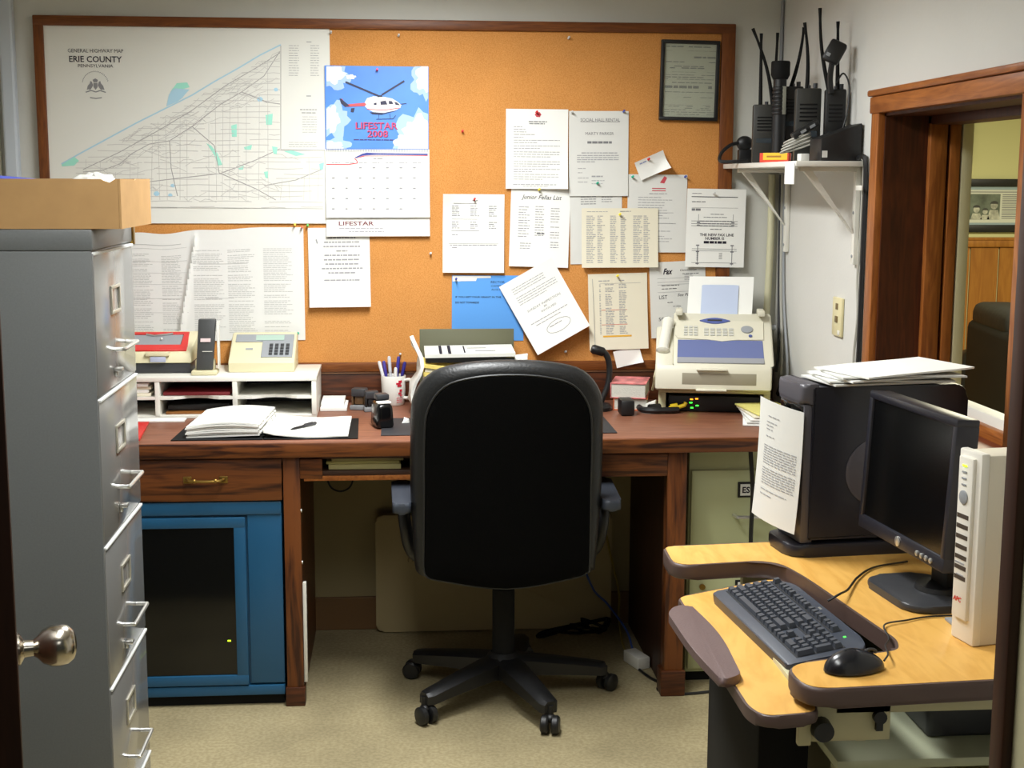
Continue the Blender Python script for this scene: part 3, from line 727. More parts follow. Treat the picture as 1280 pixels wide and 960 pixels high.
for v in (0.02, 0.01, -0.062, -0.085, -0.128): k.bar(-0.07, v, 0.012, 0.004); k.bar(0.057, v, 0.012, 0.004)
for i in range(6): k.bar(-0.067, -0.09-i*0.005, 0.006, 0.003); k.bar(0.015, -0.09-i*0.004, 0.012, 0.0014)
k.end()

n = Sheet(0.318, 1.196, 0.260, 0.236, -0.4, 0.002, curl())
n.make('folder_sheet', M_BLUEP, 'blue paper with handwritten black lines, pinned behind the tilted letter', 'notice', 'notices on the cork board')
k = n.ink(M_INKD)
k.text('RECTOR', 0.035, 0.094, 0.05, 0.008); k.text('CAMPER', 0.033, 0.080, 0.045, 0.006); k.text('AUGUST', 0.033, 0.067, 0.042, 0.006)
k.text('IF YOU GET YOUR GRANT IN THE', -0.035, 0.040, 0.165, 0.006, bold=0.02); k.text('DO NOT TOWARDS!', -0.075, 0.020, 0.085, 0.007, bold=0.02); k.end()
k = n.ink(M_PAPER, 'white_label'); k.blob([(-0.128, 0.116), (-0.128, 0.096), (-0.044, 0.098), (-0.04, 0.108), (0.01, 0.109), (0.01, 0.116)]); k.end()

n = Sheet(0.520, 1.205, 0.216, 0.279, 29.5, 0.014, curl(bottom=0.040, base=0.003))
n.make('notice_sheet', M_PAPER, 'tilted white letter with a hand drawn oval, lifting off the board at its lower end', 'notice', 'notices on the cork board')
k = n.ink(M_INKL)
for i in range(3): k.line(-0.075, 0.107-i*0.009, 0.13)
k.para(-0.075, 0.072, 0.16, 4, 0.009)
k.line(-0.075, -0.035, 0.15, 0.0026); k.line(-0.06, -0.047, 0.10, 0.0026); k.end()
k = n.ink(M_INK); k.text('SUNDAY INSPECTION', 0.005, 0.012, 0.135, 0.008); k.text('BE', 0.005, 0.0, 0.012, 0.006); k.text('INVOLVED', 0.012, -0.012, 0.06, 0.007)
k.stroke([(0.012+0.047*math.cos(a), -0.083+0.021*math.sin(a)) for a in [i*PI/12 for i in range(25)]], 0.0007); k.line(-0.02, -0.075, 0.05, 0.0022); k.end()

n = Sheet(0.792, 1.183, 0.216, 0.275, 1.6, 0.006, curl(bottom=0.020))
n.make('phone_list', M_PAPERY, 'yellowed narrow list with red rules and an orange highlighted line', 'list', 'notices on the cork board')
k = n.ink(M_INKL)
for i in range(30):
    for u, w_ in ((-0.068, 0.006), (-0.046, 0.03), (0.004, 0.028)):
        if random.random() < .93: k.line(u, 0.098-i*0.0061, w_*random.uniform(.7, 1.1), 0.0026)
k.bar(-0.066, 0.102, 0.15, 0.001); k.line(-0.07, 0.112, 0.04, 0.003); k.line(0.005, 0.112, 0.022, 0.003)
k.stroke([(-0.092, 0.12), (-0.088, -0.12)], 0.0007); k.end()
k = n.ink(mat('red_rule_ink', (206, 110, 96), 0.9), 'red_rule'); k.bar(-0.062, 0.006, 0.095, 0.0018); k.bar(-0.062, -0.047, 0.095, 0.0018); k.end()
k = n.ink(M_ORANGE, 'highlight'); k.bar(-0.058, -0.089, 0.105, 0.006); k.end()

n = Sheet(1.013, 1.226, 0.206, 0.276, 2.6, 0.004, curl(bottom=0.008))
n.make('notice_sheet', M_PAPERG, 'grey white sheet with handwritten lines, behind the fax machine', 'notice', 'notices on the cork board')
k = n.ink(M_INKD); k.text('Fax', -0.035, 0.103, 0.035, 0.022, shear=0.3, bold=0.03); k.text('Cancellation', 0.04, 0.106, 0.06, 0.008, shear=0.3)
k.line(-0.06, 0.052, 0.065, 0.002); k.line(-0.06, 0.040, 0.055, 0.002); k.text('LIST', -0.055, 0.010, 0.03, 0.014); k.text('See Pt. more', 0.04, 0.016, 0.085, 0.010, shear=0.3)
k.line(-0.04, -0.01, 0.02); k.line(-0.02, -0.025, 0.035, 0.0015); k.text('50.', -0.062, -0.07, 0.024, 0.012); k.line(0.018, 0.092, 0.06, 0.002); k.end()
k = n.ink(M_INKL)
for v in (0.078, 0.064, 0.055, 0.028): k.bar(-0.075, v, 0.155, 0.0009)
for i in range(4): k.line(0.025, 0.088-i*0.006, 0.035, 0.002)
k.end()

n = Sheet(0.829, 1.018, 0.098, 0.062, 14, 0.022, curl(br=0.02))
n.make('note_scrap', M_PAPER, 'small blank scrap of paper hanging below the highlighted list', 'note')

# --- framed certificate
f = thing('picture_frame', 'black framed certificate hanging at the top right of the cork board', 'picture frame', (1.034, CB, 1.866), (0, 0, 0))
f.rotation_euler = (0, R(0.9), 0); WM[f.name] = Matrix.Translation((1.034, CB, 1.866)) @ Matrix.Rotation(R(0.9), 4, 'Y')
fw, fh = 0.106, 0.281
b = B(); b.box(-fw, fw, -0.018, -0.001, 0, 0.013, 0.003); b.box(-fw, fw, -0.018, -0.001, fh-0.013, fh, 0.003); b.box(-fw, -fw+0.013, -0.018, -0.001, 0.011, fh-0.011, 0.003); b.box(fw-0.013, fw, -0.018, -0.001, 0.011, fh-0.011, 0.003)
b.done('frame', M_BLACK, f, world=False)
cert = B().box(-fw+0.01, fw-0.01, -0.009, -0.002, 0.01, fh-0.01).done('certificate', mat('certificate_paper', (176, 180, 160), 0.6), f, world=False, smooth=False)
b = B(); rr = random.Random(3)
for v, h_ in ((0.258, .004), (0.244, .001), (0.222, .006), (0.205, .003), (0.19, .003), (0.184, .004), (0.17, .001), (0.16, .002), (0.152, .003), (0.145, .002), (0.133, .003), (0.118, .009), (0.1, .002), (0.082, .002), (0.055, .001), (0.05, .002), (0.044, .002), (0.038, .002), (0.03, .002), (0.022, .002)):
    x = -fw+0.018
    while x < fw-0.03:
        l = rr.uniform(0.01, 0.03)
        if rr.random() < 0.7: b.poly([(x, -0.0094, v-h_/2), (x+l, -0.0094, v-h_/2), (x+l, -0.0094, v+h_/2), (x, -0.0094, v+h_/2)])
        x += l+0.004
b.done('printed_text', mat('certificate_ink', (128, 132, 124), 0.9), cert, world=False, smooth=False)
B().box(-fw+0.012, fw-0.012, -0.0125, -0.0115, 0.012, fh-0.012).done('glass', M_GLASS, f, world=False, smooth=False)

# --- push pins
def pin(px, py, m, label, off=0.0, tilt=(0.25, -0.3)):
    p = at(px, py, CB-0.018-off); t = Vector((tilt[0]*0.4, -1, 0.25)).normalized()
    base = Vector((p.x, CB-off-0.001, p.z-0.002)); h = base+t*0.008
    b = B(); ax = t
    b.lathe([(0.0006, -0.004), (0.0006, 0.004), (0.0042, 0.0045), (0.0042, 0.0056), (0.0026, 0.007), (0.0022, 0.012), (0.0038, 0.0142), (0.0038, 0.017), (0.0026, 0.018)], base, ax, 12)
    b.done('push_pin', m, None, label, 'pin', 'push pins on the cork board')
PW = mat('clear_pin', (206, 206, 202), 0.3); PR = mat('red_pin', (214, 44, 44), 0.35); PY = mat('yellow_pin', (246, 226, 70), 0.35); PG = mat('green_pin', (40, 176, 140), 0.35); PB = mat('blue_pin', (62, 74, 160), 0.35); PK = mat('pink_pin', (226, 60, 120), 0.35); PO = mat('orange_pin', (232, 96, 40), 0.35); PLG = mat('leaf_green_pin', (80, 190, 80), 0.35)
for a in ((498, 44, PW, 'grey pin alone on bare cork near the top of the board, right of the map'), (471, 87, PK, 'pink pin at the top of the helicopter calendar', 0.011), (578, 164, PR, 'red pin alone on bare cork right of the calendar'),
          (711, 47, PW, 'pale pin on bare cork at the top, above the tall notices'), (538, 317, PW, 'white pin on bare cork below the calendar'), (671, 140, PR, 'red pin holding the bright white letter', 0.006),
          (715, 140, PW, 'clear pin at the top left of the underlined notice', 0.006), (780, 139, PB, 'blue pin at the top right corner of the underlined notice', 0.006), (674, 237, PY, 'yellow pin over the script heading list', 0.006),
          (747, 229, PG, 'green pin where the two middle notices overlap', 0.006), (791, 221, PG, 'green pin at the top left of the red letterhead sheet', 0.006), (857, 221, PB, 'blue pin at the top right of the red letterhead sheet', 0.006),
          (811, 199, PR, 'red pin through the small tilted card', 0.02), (775, 268, PY, 'yellow pin on the wide yellowed phone list', 0.011), (593, 249, PR, 'red pin on the list with the curled corner', 0.006),
          (893, 242, PW, 'pale pin at the top of the fax form', 0.015), (377, 284, PO, 'orange pin beside the typed notice under the calendar', 0.004), (384, 282, PLG, 'leaf green pin at the corner of the typed notice', 0.004),
          (368, 281, PY, 'yellow pin at the top right corner of the faded chart', 0.006), (372, 417, PG, 'green pin at the bottom right corner of the faded chart', 0.01), (772, 345, PY, 'yellow pin on the highlighted list', 0.008),
          (500, 443, PW, 'steel pin low on the board above the mug', 0.0), (707, 440, PW, 'steel pin low on the board right of the chair back', 0.0), (413, 40, PW, 'pale pin at the top right corner of the map', 0.004), (570, 349, PB, 'dark blue pin at the corner of the blue paper', 0.004)):
    pin(*a)

# ------------------------------------------------------------------ grey five-drawer filing cabinet
FX, FY0, FY1, FT = -0.584, 2.70, 3.092, 1.558
fc = thing('filing_cabinet', 'tall grey steel five drawer filing cabinet at the left, drawers facing right', 'filing cabinet', (-0.92, 2.9, 0))
b = B(); b.box(-1.26, FX-0.003, FY0, FY1, 0.0, FT-0.041, 0.002); b.box(-1.262, FX, FY0-0.001, FY1+0.001, FT-0.041, FT, 0.004)
b.done('body', M_GREY, fc)
DZ = [1.515, 1.2285, 0.9325, 0.640, 0.3475, 0.055]
for i in range(5):
    z1, z0 = DZ[i], DZ[i+1]
    d = B().box(FX-0.018, FX, FY0+0.003, FY1-0.004, z0+0.004, z1-0.003, 0.002).done('drawer', M_GREYF, fc)
    B().box(FX-0.008, FX+0.003, FY0+0.004, FY1-0.004, z1-0.0065, z1-0.001, 0.001).done('top_edge', mat('edge_glint', (226, 228, 226), 0.4), d)  # pale strip paints the glint along the drawer seam
    zl = z1-0.105; yl = 2.886
    b = B()
    b.box(FX, FX+0.004, yl-0.044, yl+0.044, zl+0.022, zl+0.029, 0.001); b.box(FX, FX+0.004, yl-0.044, yl+0.044, zl-0.029, zl-0.022, 0.001)
    b.box(FX, FX+0.004, yl-0.044, yl-0.037, zl-0.023, zl+0.023, 0.001); b.box(FX, FX+0.004, yl+0.037, yl+0.044, zl-0.023, zl+0.023, 0.001)
    b.done('label_holder', M_BRASS if False else mat('holder_metal', (206, 202, 186), 0.3, metal=0.6), d)
    zh = z1-0.205; yh = 2.918
    b = B(); b.tube(bez([(FX-0.002, yh-0.072, zh), (FX+0.019, yh-0.072, zh), (FX+0.024, yh-0.066, zh), (FX+0.024, yh, zh), (FX+0.024, yh+0.066, zh), (FX+0.019, yh+0.072, zh), (FX-0.002, yh+0.072, zh)], 5), 0.0042, 8)
    b.done('handle', M_CHROME, d)
    b = B(); b.box(FX, FX+0.016, 2.852, 2.872, z1-0.252, z1-0.244, 0.002); b.box(FX, FX+0.006, 2.856, 2.868, z1-0.262, z1-0.244, 0.002)
    b.done('latch', M_CHROME, d)
B().box(FX-0.02, FX+0.004, FY1+0.001, FY1+0.02, FT-0.047, FT-0.008, 0.002).done('corner_bracket', M_BRASS, fc)

# cardboard tray on the cabinet
bx = thing('cardboard_box', 'shallow open cardboard box lying on top of the grey filing cabinet', 'box', (-0.9, 2.86, FT))
X0, X1, Y0, Y1, Z0, Z1 = -1.28, -0.528, 2.702, 3.02, FT+0.001, FT+0.096
b = B()
b.box(X0+.005, X1-.005, Y0+.005, Y1-.005, Z0, Z0+0.004); b.box(X0, X0+0.004, Y0+.0045, Y1-.0045, Z0, Z1); b.box(X0, X1-.0045, Y1-0.004, Y1, Z0, Z1)
prof = [(X0, Z0), (X1-.0045, Z0), (X1-.0045, Z1), (-0.537, Z1), (-0.548, Z1-0.007), (-0.558, Z1-0.004), (-0.566, Z1-0.0005), (X0, Z1)]
b.prism(prof, Y0, Y0+0.004, lambda u, v, a: (u, a, v))
prof = [(Y0, Z0), (Y1, Z0), (Y1, Z1), (2.87, Z1), (2.85, Z1-0.004), (2.82, Z1-0.0005), (Y0, Z1)]
b.prism(prof, X1-0.004, X1, lambda u, v, a: (a, u, v))
b.done('box_wall', M_CARD, bx)
b = B(); b.hexa([(-1.22, 2.76, Z0+0.005), (-0.74, 2.76, Z0+0.005), (-0.74, 2.98, Z0+0.005), (-1.22, 2.98, Z0+0.005)], [(-1.22, 2.76, Z1+0.040), (-0.735, 2.76, Z1-0.002), (-0.735, 2.98, Z1-0.002), (-1.22, 2.98, Z1+0.040)], 0.004)
b.done('ring_binder', mat('blue_binder', (62, 76, 170), 0.5), None, 'blue folder poking out of the cardboard box at the far left', 'binder')
b = B(); b.ell((-0.625, 2.94, Z1-0.02), (0.055, 0.05, 0.030), 18, 10)
for v in b.bm.verts: v.co.z += 0.006*math.sin(v.co.x*150)*math.sin(v.co.y*110); v.co.x += 0.004*math.sin(v.co.z*300)
b.done('plastic_bag', mat('clear_bag', (222, 222, 216), 0.25, spec=0.6), None, 'crumpled clear plastic bag rising above the cardboard box', 'bag')

# ------------------------------------------------------------------ built-in oak desk
DT = 0.855; DF = 4.20
dk = thing('desk', 'long built-in brown oak desk running under the cork board', 'desk', (0, 4.6, 0))
top = B().box(-1.70, WX-0.002, DF, WY-0.001, DT-0.048, DT, 0.004).done('worktop', M_DESKTOP, dk)
B().box(-1.70, WX-0.004, DF-0.004, DF+0.003, DT-0.048, DT-0.003, 0.0025).done('front_edge', M_DESK, top)
B().box(-1.70, WX-0.003, WY-0.018, WY-0.001, DT, 0.960, 0.002).done('backsplash', M_SPLASH, dk)
B().box(-1.70, WX-0.003, WY-0.022, WY-0.001, 0.961, 0.967, 0.001).done('splash_cap', mat('splash_cap', (150, 110, 80), 0.4), dk)
# left pedestal: drawer over the blue cabinet
B().box(-1.70, -0.312, DF+0.022, DF+0.04, DT-0.066, DT-0.048, 0.001).done('rail', M_SPLASH, dk)
dr = B().box(-1.10, -0.368, DF+0.018, DF+0.038, 0.668, 0.800, 0.003).done('drawer', M_DESK, dk)
b = B(); b.tube(bez([(-0.658, DF+0.02, 0.737), (-0.652, DF+0.004, 0.737), (-0.64, DF-0.004, 0.737), (-0.60, DF-0.007, 0.736), (-0.56, DF-0.004, 0.737), (-0.548, DF+0.004, 0.737), (-0.542, DF+0.02, 0.737)], 4), 0.0045, 8)
b.ell((-0.632, DF-0.004, 0.737), (0.008, 0.006, 0.007), 10, 6); b.ell((-0.568, DF-0.004, 0.737), (0.008, 0.006, 0.007), 10, 6); b.box(-0.668, -0.642, DF+0.014, DF+0.019, 0.726, 0.748, 0.002); b.box(-0.558, -0.532, DF+0.014, DF+0.019, 0.726, 0.748, 0.002)
b.done('drawer_pull', M_BRASS, dr)
B().box(-0.364, -0.312, DF+0.018, DF+0.070, 0.0, DT-0.048, 0.002).done('post', M_DESKV, dk)
B().box(-0.369, -0.308, DF+0.012, DF+0.072, 0.0, 0.062, 0.003).done('post_base', M_SPLASH, dk)
B().box(-0.345, -0.318, DF+0.07, WY-0.02, 0.0, DT-0.048).done('side_panel', M_DESKV, dk)
b = B()
for z in (0.632, 0.466): b.cyl((-0.314, DF+0.03, z), (-0.309, DF+0.03, z), 0.006, n=10)
b.done('screw', M_CHROME, dk)
B().box(-0.312, 0.84, DF+0.03, DF+0.05, 0.795, DT-0.048, 0.001).done('rail', M_SPLASH, dk)
B().box(0.53, 0.842, DF+0.020, DF+0.040, 0.728, 0.800, 0.002).done('apron', M_DESK, dk)
B().box(-0.312, -0.243, DF+0.020, DF+0.040, 0.735, 0.797, 0.002).done('apron', M_DESK, dk)
# pull-out shelf with books
b = B(); b.box(-0.300, 0.530, DF+0.030, DF+0.36, 0.742, 0.757, 0.001); b.done('pull_out_shelf', mat('shelf_brown', (70, 46, 32), 0.5), dk)
B().box(-0.300, 0.530, DF+0.022, DF+0.030, 0.727, 0.742, 0.001).done('shelf_lip', M_WINWOODH, dk)
B().box(0.842, 0.904, DF+0.018, DF+0.075, 0.0, DT-0.048, 0.002).done('post', M_DESKV, dk)
B().box(0.832, 0.912, DF+0.010, DF+0.082, 0.0, 0.085, 0.004).done('post_base', M_SPLASH, dk)
B().box(0.850, 0.870, DF+0.075, WY-0.02, 0.0, DT-0.048).done('side_panel', M_DARKDOOR, dk)
B().box(-0.311, -0.300, DF+0.025, DF+0.05, 0.075, 0.40, 0.002).done('glide_strip', M_WHITEP, dk)
for i, (x0, x1, z0, z1, c) in enumerate(((-0.225, 0.0, 0.758, 0.774, (206, 196, 136)), (-0.232, -0.005, 0.775, 0.784, (196, 186, 120)), (-0.215, 0.008, 0.785, 0.794, (170, 156, 104)))):
    b = B(); b.box(x0, x1, DF+0.045, DF+0.30, z0, z1, 0.001)
    b.done('booklet', mat('booklet_%d' % i, c, 0.6), None, ('thick cream booklet lying lowest on the shelf under the desk', 'middle pale booklet of the pile on the shelf under the desk', 'topmost tan booklet of the pile on the shelf under the desk')[i], 'booklet', 'booklets on the shelf under the desk')

# ------------------------------------------------------------------ blue steel cabinet
bc = thing('blue_cabinet', 'blue steel cabinet with a smoked glass door under the left of the desk', 'cabinet', (-0.75, 4.5, 0))
BF = DF+0.028
b = B(); b.box(-1.12, -0.372, BF+0.012, WY-0.06, 0.04, 0.664, 0.003); b.box(-0.478, -0.372, BF+0.001, BF+0.03, 0.075, 0.625, 0.002)
b.box(-1.12, -0.372, BF-0.004, BF+0.02, 0.622, 0.664, 0.004); b.box(-1.12, -0.372, BF-0.002, BF+0.02, 0.036, 0.068, 0.003)
b.done('body', M_BLUE, bc)
b = B(); b.box(-1.05, -0.484, BF-0.006, BF+0.008, 0.582, 0.615, 0.002); b.box(-1.05, -0.484, BF-0.006, BF+0.008, 0.072, 0.104, 0.002); b.box(-0.520, -0.484, BF-0.0055, BF+0.008, 0.10, 0.585, 0.002); b.box(-1.05, -1.014, BF-0.0055, BF+0.008, 0.10, 0.585, 0.002)
d = b.done('door', M_BLUE, bc)
B().box(-1.02, -0.515, BF+0.002, BF+0.006, 0.098, 0.588).done('glass_pane', M_SMOKE, d)
B().box(-0.548, -0.538, BF-0.0005, BF+0.003, 0.214, 0.218).done('status_light', M_LED_Y, d)
B().box(-1.11, -0.376, BF+0.02, WY-0.08, 0.0, 0.037).done('plinth', M_BLACKM, bc)

# ------------------------------------------------------------------ green-beige two-drawer file cabinet
gc = thing('file_cabinet', 'pale green beige two drawer file cabinet under the right end of the desk', 'filing cabinet', (1.14, 4.6, 0))
GF = 4.335
b = B(); b.box(0.935, 1.36, GF, WY-0.06, 0.035, 0.783, 0.005); b.done('body', M_GREENM, gc)
B().box(0.945, 1.35, GF+0.02, WY-0.08, 0.0, 0.036).done('plinth', M_BLACKM, gc)
for z0, z1 in ((0.405, 0.722), (0.05, 0.392)):
    d = B().box(0.942, 1.353, GF-0.012, GF-0.001, z0, z1, 0.003).done('drawer', M_GREENM, gc)
    zc = z1-0.065
    b = B(); b.box(1.095, 1.165, GF-0.017, GF-0.012, zc-0.026, zc+0.026, 0.002); h = b.done('label_frame', M_BLACK, d)
    b = B(); b.box(1.103, 1.157, GF-0.0185, GF-0.016, zc-0.019, zc+0.019); b.done('label_card', M_PAPER, d)
    if z1 > .6:
        b = B(); add_text(b, 'ES', lambda u, v: (1.122+u, GF-0.0192, zc+v), 0, 0, None, 0.021, bold=0.03); b.done('lettering', M_INKD, d, smooth=False)
    zh = z1-0.150
    b = B(); b.tube(bez([(1.085, GF-0.012, zh), (1.088, GF-0.04, zh), (1.10, GF-0.045, zh), (1.17, GF-0.046, zh), (1.235, GF-0.045, zh), (1.247, GF-0.04, zh), (1.25, GF-0.012, zh)], 5), 0.006, 8); b.done('handle', M_CHROME, d)
    if z1 < .6: b = B(); b.cyl((0.985, GF-0.012, z1-0.06), (0.985, GF-0.02, z1-0.06), 0.010, n=12); b.done('lock', M_BRASS, d)

# folded table standing against the wall under the desk
ft = thing('folding_table', 'beige folded table standing on edge against the wall behind the chair', 'table', (0.33, 4.93, 0))
b = B(); b.prism(rpoly([(-0.095, 0.005), (0.775, 0.005), (0.775, 0.445), (-0.095, 0.445)], 0.028), WY-0.065, WY-0.028, lambda u, v, a: (u, a, v), 0.008, 2); tt = b.done('tabletop', M_FOLDT, ft)
b = B(); add_text(b, 's Pric', lambda u, v: (0.037+v, WY-0.0656, 0.33-u), 0, 0, 0.12, 0.03); b.done('lettering', mat('worn_print', (140, 126, 92), 0.8), tt, smooth=False)
b = B(); b.tube([(0.1, WY-0.018, 0.06), (0.1, WY-0.018, 0.40)], 0.010); b.tube([(0.6, WY-0.018, 0.06), (0.6, WY-0.018, 0.40)], 0.010); b.done('folded_leg', M_DKGREY, ft)

# ------------------------------------------------------------------ office chair
CX, CYc = 0.325, 4.262
oc = thing('office_chair', 'black high back swivel office chair standing with its back to the viewer', 'chair', (CX, CYc, 0))
def backpt(u, v, a):
    """u across, v height, a depth; the back leans towards the viewer as it rises and is curved"""
    t = (v-0.42)/0.71
    return (0.318+u, 4.035-0.085*t+a+0.06*(u/0.29)**2*0.5, v)
def outline(hw_top, hw_mid, hw_bot, z0, z1, n=9):
    pts = []
    P = [(-hw_bot, z0+0.068), (-hw_bot*0.965, z0+0.040), (-hw_bot*0.8, z0+0.026), (0, z0), (hw_bot*0.8, z0+0.026), (hw_bot*0.965, z0+0.040), (hw_bot, z0+0.068), (hw_mid, z0+0.30), (hw_mid*0.995, z1-0.20), (hw_top, z1-0.105), (hw_top*0.80, z1-0.036), (hw_top*0.45, z1-0.008), (0, z1), (-hw_top*0.45, z1-0.008), (-hw_top*0.80, z1-0.036), (-hw_top, z1-0.105), (-hw_mid*0.995, z1-0.20), (-hw_mid, z0+0.30)]
    return [tuple(p) for p in bez([(*p,) for p in P]+[P[0]], 4)][:-1]
def ring_solid(b, rings):
    vs = [[b.bm.verts.new(p) for p in r] for r in rings]; n = len(vs[0])
    for i in range(len(vs)-1):
        for k_ in range(n): b.bm.faces.new((vs[i][k_], vs[i][(k_+1) % n], vs[i+1][(k_+1) % n], vs[i+1][k_]))
    return vs
def cap(b, ring, ctr):
    c = b.bm.verts.new(ctr); n = len(ring)
    for i in range(n): b.bm.faces.new((c, ring[i], ring[(i+1) % n]))
def offs(hw, dz):  # inset outlines
    return outline(0.278-hw, 0.290-hw, 0.279-hw, 0.424+dz, 1.134-dz)
b = B(); prof = [(0.052, 0.052, 0.0), (0.040, 0.040, -0.004), (0.018, 0.018, 0.002), (0.004, 0.004, 0.018), (0.0, 0.0, 0.040), (0.006, 0.006, 0.070), (0.03, 0.03, 0.092), (0.08, 0.08, 0.10)]
rings = [[backpt(u, v, a) for u, v in offs(h, z)] for h, z, a in prof]
vs = ring_solid(b, rings); cap(b, vs[-1], backpt(0, 0.78, 0.112)); cap(b, vs[0], backpt(0, 0.78, 0.002))
bk = b.done('backrest', M_LEATHER, oc)
b = B(); prof = [(0.046, 0.046, 0.004), (0.042, 0.042, -0.006), (0.046, 0.046, -0.011), (0.06, 0.06, -0.012)]
ins = lambda h, z: outline(0.278-h, 0.290-h, 0.283-h*0.75, 0.424+z*0.12, 1.134-z)
rings = [[backpt(u, v, a) for u, v in ins(h, z)] for h, z, a in prof]
for s_ in (0.8, 0.55, 0.3): rings.append([backpt(u*s_, 0.78+(v-0.78)*s_, -0.013) for u, v in ins(0.06, 0.06)])
vs = ring_solid(b, rings); cap(b, vs[-1], backpt(0, 0.78, -0.013)); cap(b, vs[0], backpt(0, 0.78, 0.01))
b.done('back_panel', M_CHAIRP, bk)
b = B(); o_ = [backpt(u, v, -0.0075) for u, v in ins(0.040, 0.040)]; b.tube(o_+[o_[0], o_[1]], 0.0035, 6); b.done('piping', mat('piping_vinyl', (34, 35, 36), 0.5), bk)
b = B(); b.prism(rpoly([(0.06, 4.08), (0.575, 4.08), (0.59, 4.56), (0.045, 4.56)], 0.07), 0.475, 0.575, lambda u, v, a: (u, v, a), 0.03, 3); b.done('seat', M_LEATHER, oc)
b = B(); b.box(0.16, 0.48, 4.14, 4.42, 0.44, 0.474, 0.01); b.box(0.24, 0.40, 4.06, 4.14, 0.45, 0.60, 0.01); b.done('tilt_mechanism', M_BLACK, oc)
for s_ in (-1, 1):
    xa = 0.320+s_*0.318
    b = B(); b.prism(rpoly([(xa-0.028, 4.03), (xa+0.028, 4.03), (xa+0.033, 4.30), (xa-0.033, 4.30)], 0.02), 0.662, 0.695, lambda u, v, a: (u, v, a+(v-4.03)*0.06), 0.010, 3); ar = b.done('armrest', M_ARM, oc)
    b = B(); b.tube(bez([(xa-s_*0.004, 4.20, 0.672), (xa-s_*0.01, 4.16, 0.60), (xa-s_*0.03, 4.18, 0.51), (xa-s_*0.09, 4.22, 0.465), (xa-s_*0.16, 4.24, 0.462)], 6), 0.02, 10); b.done('armrest_bracket', M_BLACK, ar)
b = B(); b.cyl((CX, CYc, 0.06), (CX, CYc, 0.455), 0.031, n=20); b.cyl((CX, CYc, 0.15), (CX, CYc, 0.36), 0.036, n=20); b.done('column', M_BLACKM, oc)
b = B(); b.lathe([(0.0, 0.06), (0.05, 0.065), (0.058, 0.09), (0.056, 0.135), (0.04, 0.150), (0.0, 0.152)], (CX, CYc, 0)); b.done('hub', M_BLACK, oc)
for i in range(5):
    a = R(3+72*i); dx, dy = math.cos(a), math.sin(a); L = 0.335
    b = B(); secs = []
    for t in (0.10, 0.3, 0.55, 0.8, 0.95, 1.0):
        r = L*t; wd = 0.046-0.016*t if t < .96 else 0.020; zt = 0.142-0.046*t**1.3; h = 0.062-0.026*t
        secs.append([(CX+dx*r-dy*q*wd, CYc+dy*r+dx*q*wd, z) for q, z in ((-1, zt-h), (-1, zt-0.010), (-0.55, zt), (0.55, zt), (1, zt-0.010), (1, zt-h))])
    vs = ring_solid(b, secs); b.bm.faces.new(vs[0]); b.bm.faces.new(vs[-1][::-1])
    lg = b.done('base_arm', M_BLACK, oc)
    wx_, wy_ = CX+dx*0.335, CYc+dy*0.335; ca = a+R((40, -70, 20, 85, -35)[i]); ex, ey = math.cos(ca), math.sin(ca); nx, ny = -ey, ex
    b = B()
    for s_ in (-1, 1):
        b.lathe([(0.0, -0.012), (0.022, -0.012), (0.0285, -0.008), (0.029, 0.006), (0.024, 0.012), (0.0, 0.0125)], (wx_+nx*s_*0.0165+ex*0.012, wy_+ny*s_*0.0165+ey*0.012, 0.0292), (nx, ny, 0), 20)
    b.done('caster_wheel', M_DKGREY if False else M_BLACK, lg)
    b = B(); b.cyl((wx_, wy_, 0.045), (wx_, wy_, 0.085), 0.009, n=10); b.ell((wx_+ex*0.004, wy_+ey*0.004, 0.046), (0.018, 0.018, 0.014), 12, 8); b.done('caster_hood', M_BLACK, lg)

# ------------------------------------------------------------------ things on the desk
S = DT+0.0005
# white organiser with pigeon holes
OX0, OX1, OY0, OY1, OT = -1.16, -0.283, 4.64, 4.945, 0.997
og = thing('desk_organizer', 'white melamine desk organizer with two rows of open pigeonholes', 'organizer', (-0.72, 4.79, S))
B().box(OX0, OX1+0.002, OY0, OY1, OT-0.016, OT, 0.002).done('top_panel', M_WHITEP, og)
b = B(); b.box(OX0, OX1, OY0+0.004, OY1-0.004, S, S+0.010, 0.001); b.done('bottom_panel', M_WHITEP, og)
B().box(OX0, OX1, OY1-0.008, OY1-0.004, S+0.01, OT-0.016).done('back_panel', M_DKGREY, og)
for x in (OX0+0.008, -0.812, -0.555, OX1-0.008):
    B().box(x-0.008, x+0.008, OY0+0.002, OY1-0.006, S+0.009, OT-0.015, 0.001).done('divider', M_WHITEP, og)
zs = S+0.065
for xa, xb in ((OX0+0.016, -0.820), (-0.804, -0.563), (-0.547, OX1-0.016)):
    m_ = (xa+xb)/2; w_ = min(0.055, (xb-xa)*.24)
    pr = [(xa, OY0+0.002), (m_-w_-0.02, OY0+0.002), (m_-w_, OY0+0.012), (m_-w_*.6, OY0+0.032), (m_, OY0+0.040), (m_+w_*.6, OY0+0.032), (m_+w_, OY0+0.012), (m_+w_+0.02, OY0+0.002), (xb, OY0+0.002), (xb, OY1-0.01), (xa, OY1-0.01)]
    B().prism(pr, zs, zs+0.010, lambda u, v, a: (u, v, a)).done('shelf', M_WHITEP, og, smooth=False)
B().box(-0.796, -0.572, OY0+0.02, OY1-0.03, zs+0.011, zs+0.022, 0.002).done('folder', M_DKRED, None, 'dark red folder in an upper pigeonhole of the white organizer', 'folder')
B().box(-0.790, -0.575, OY0+0.03, OY1-0.03, S+0.0105, S+0.019, 0.001).done('wooden_clipboard', wood('clip_wood', (150, 100, 50), (130, 80, 36), (2, 12, 12)), None, 'brown board lying in a lower pigeonhole of the white organizer', 'clipboard')
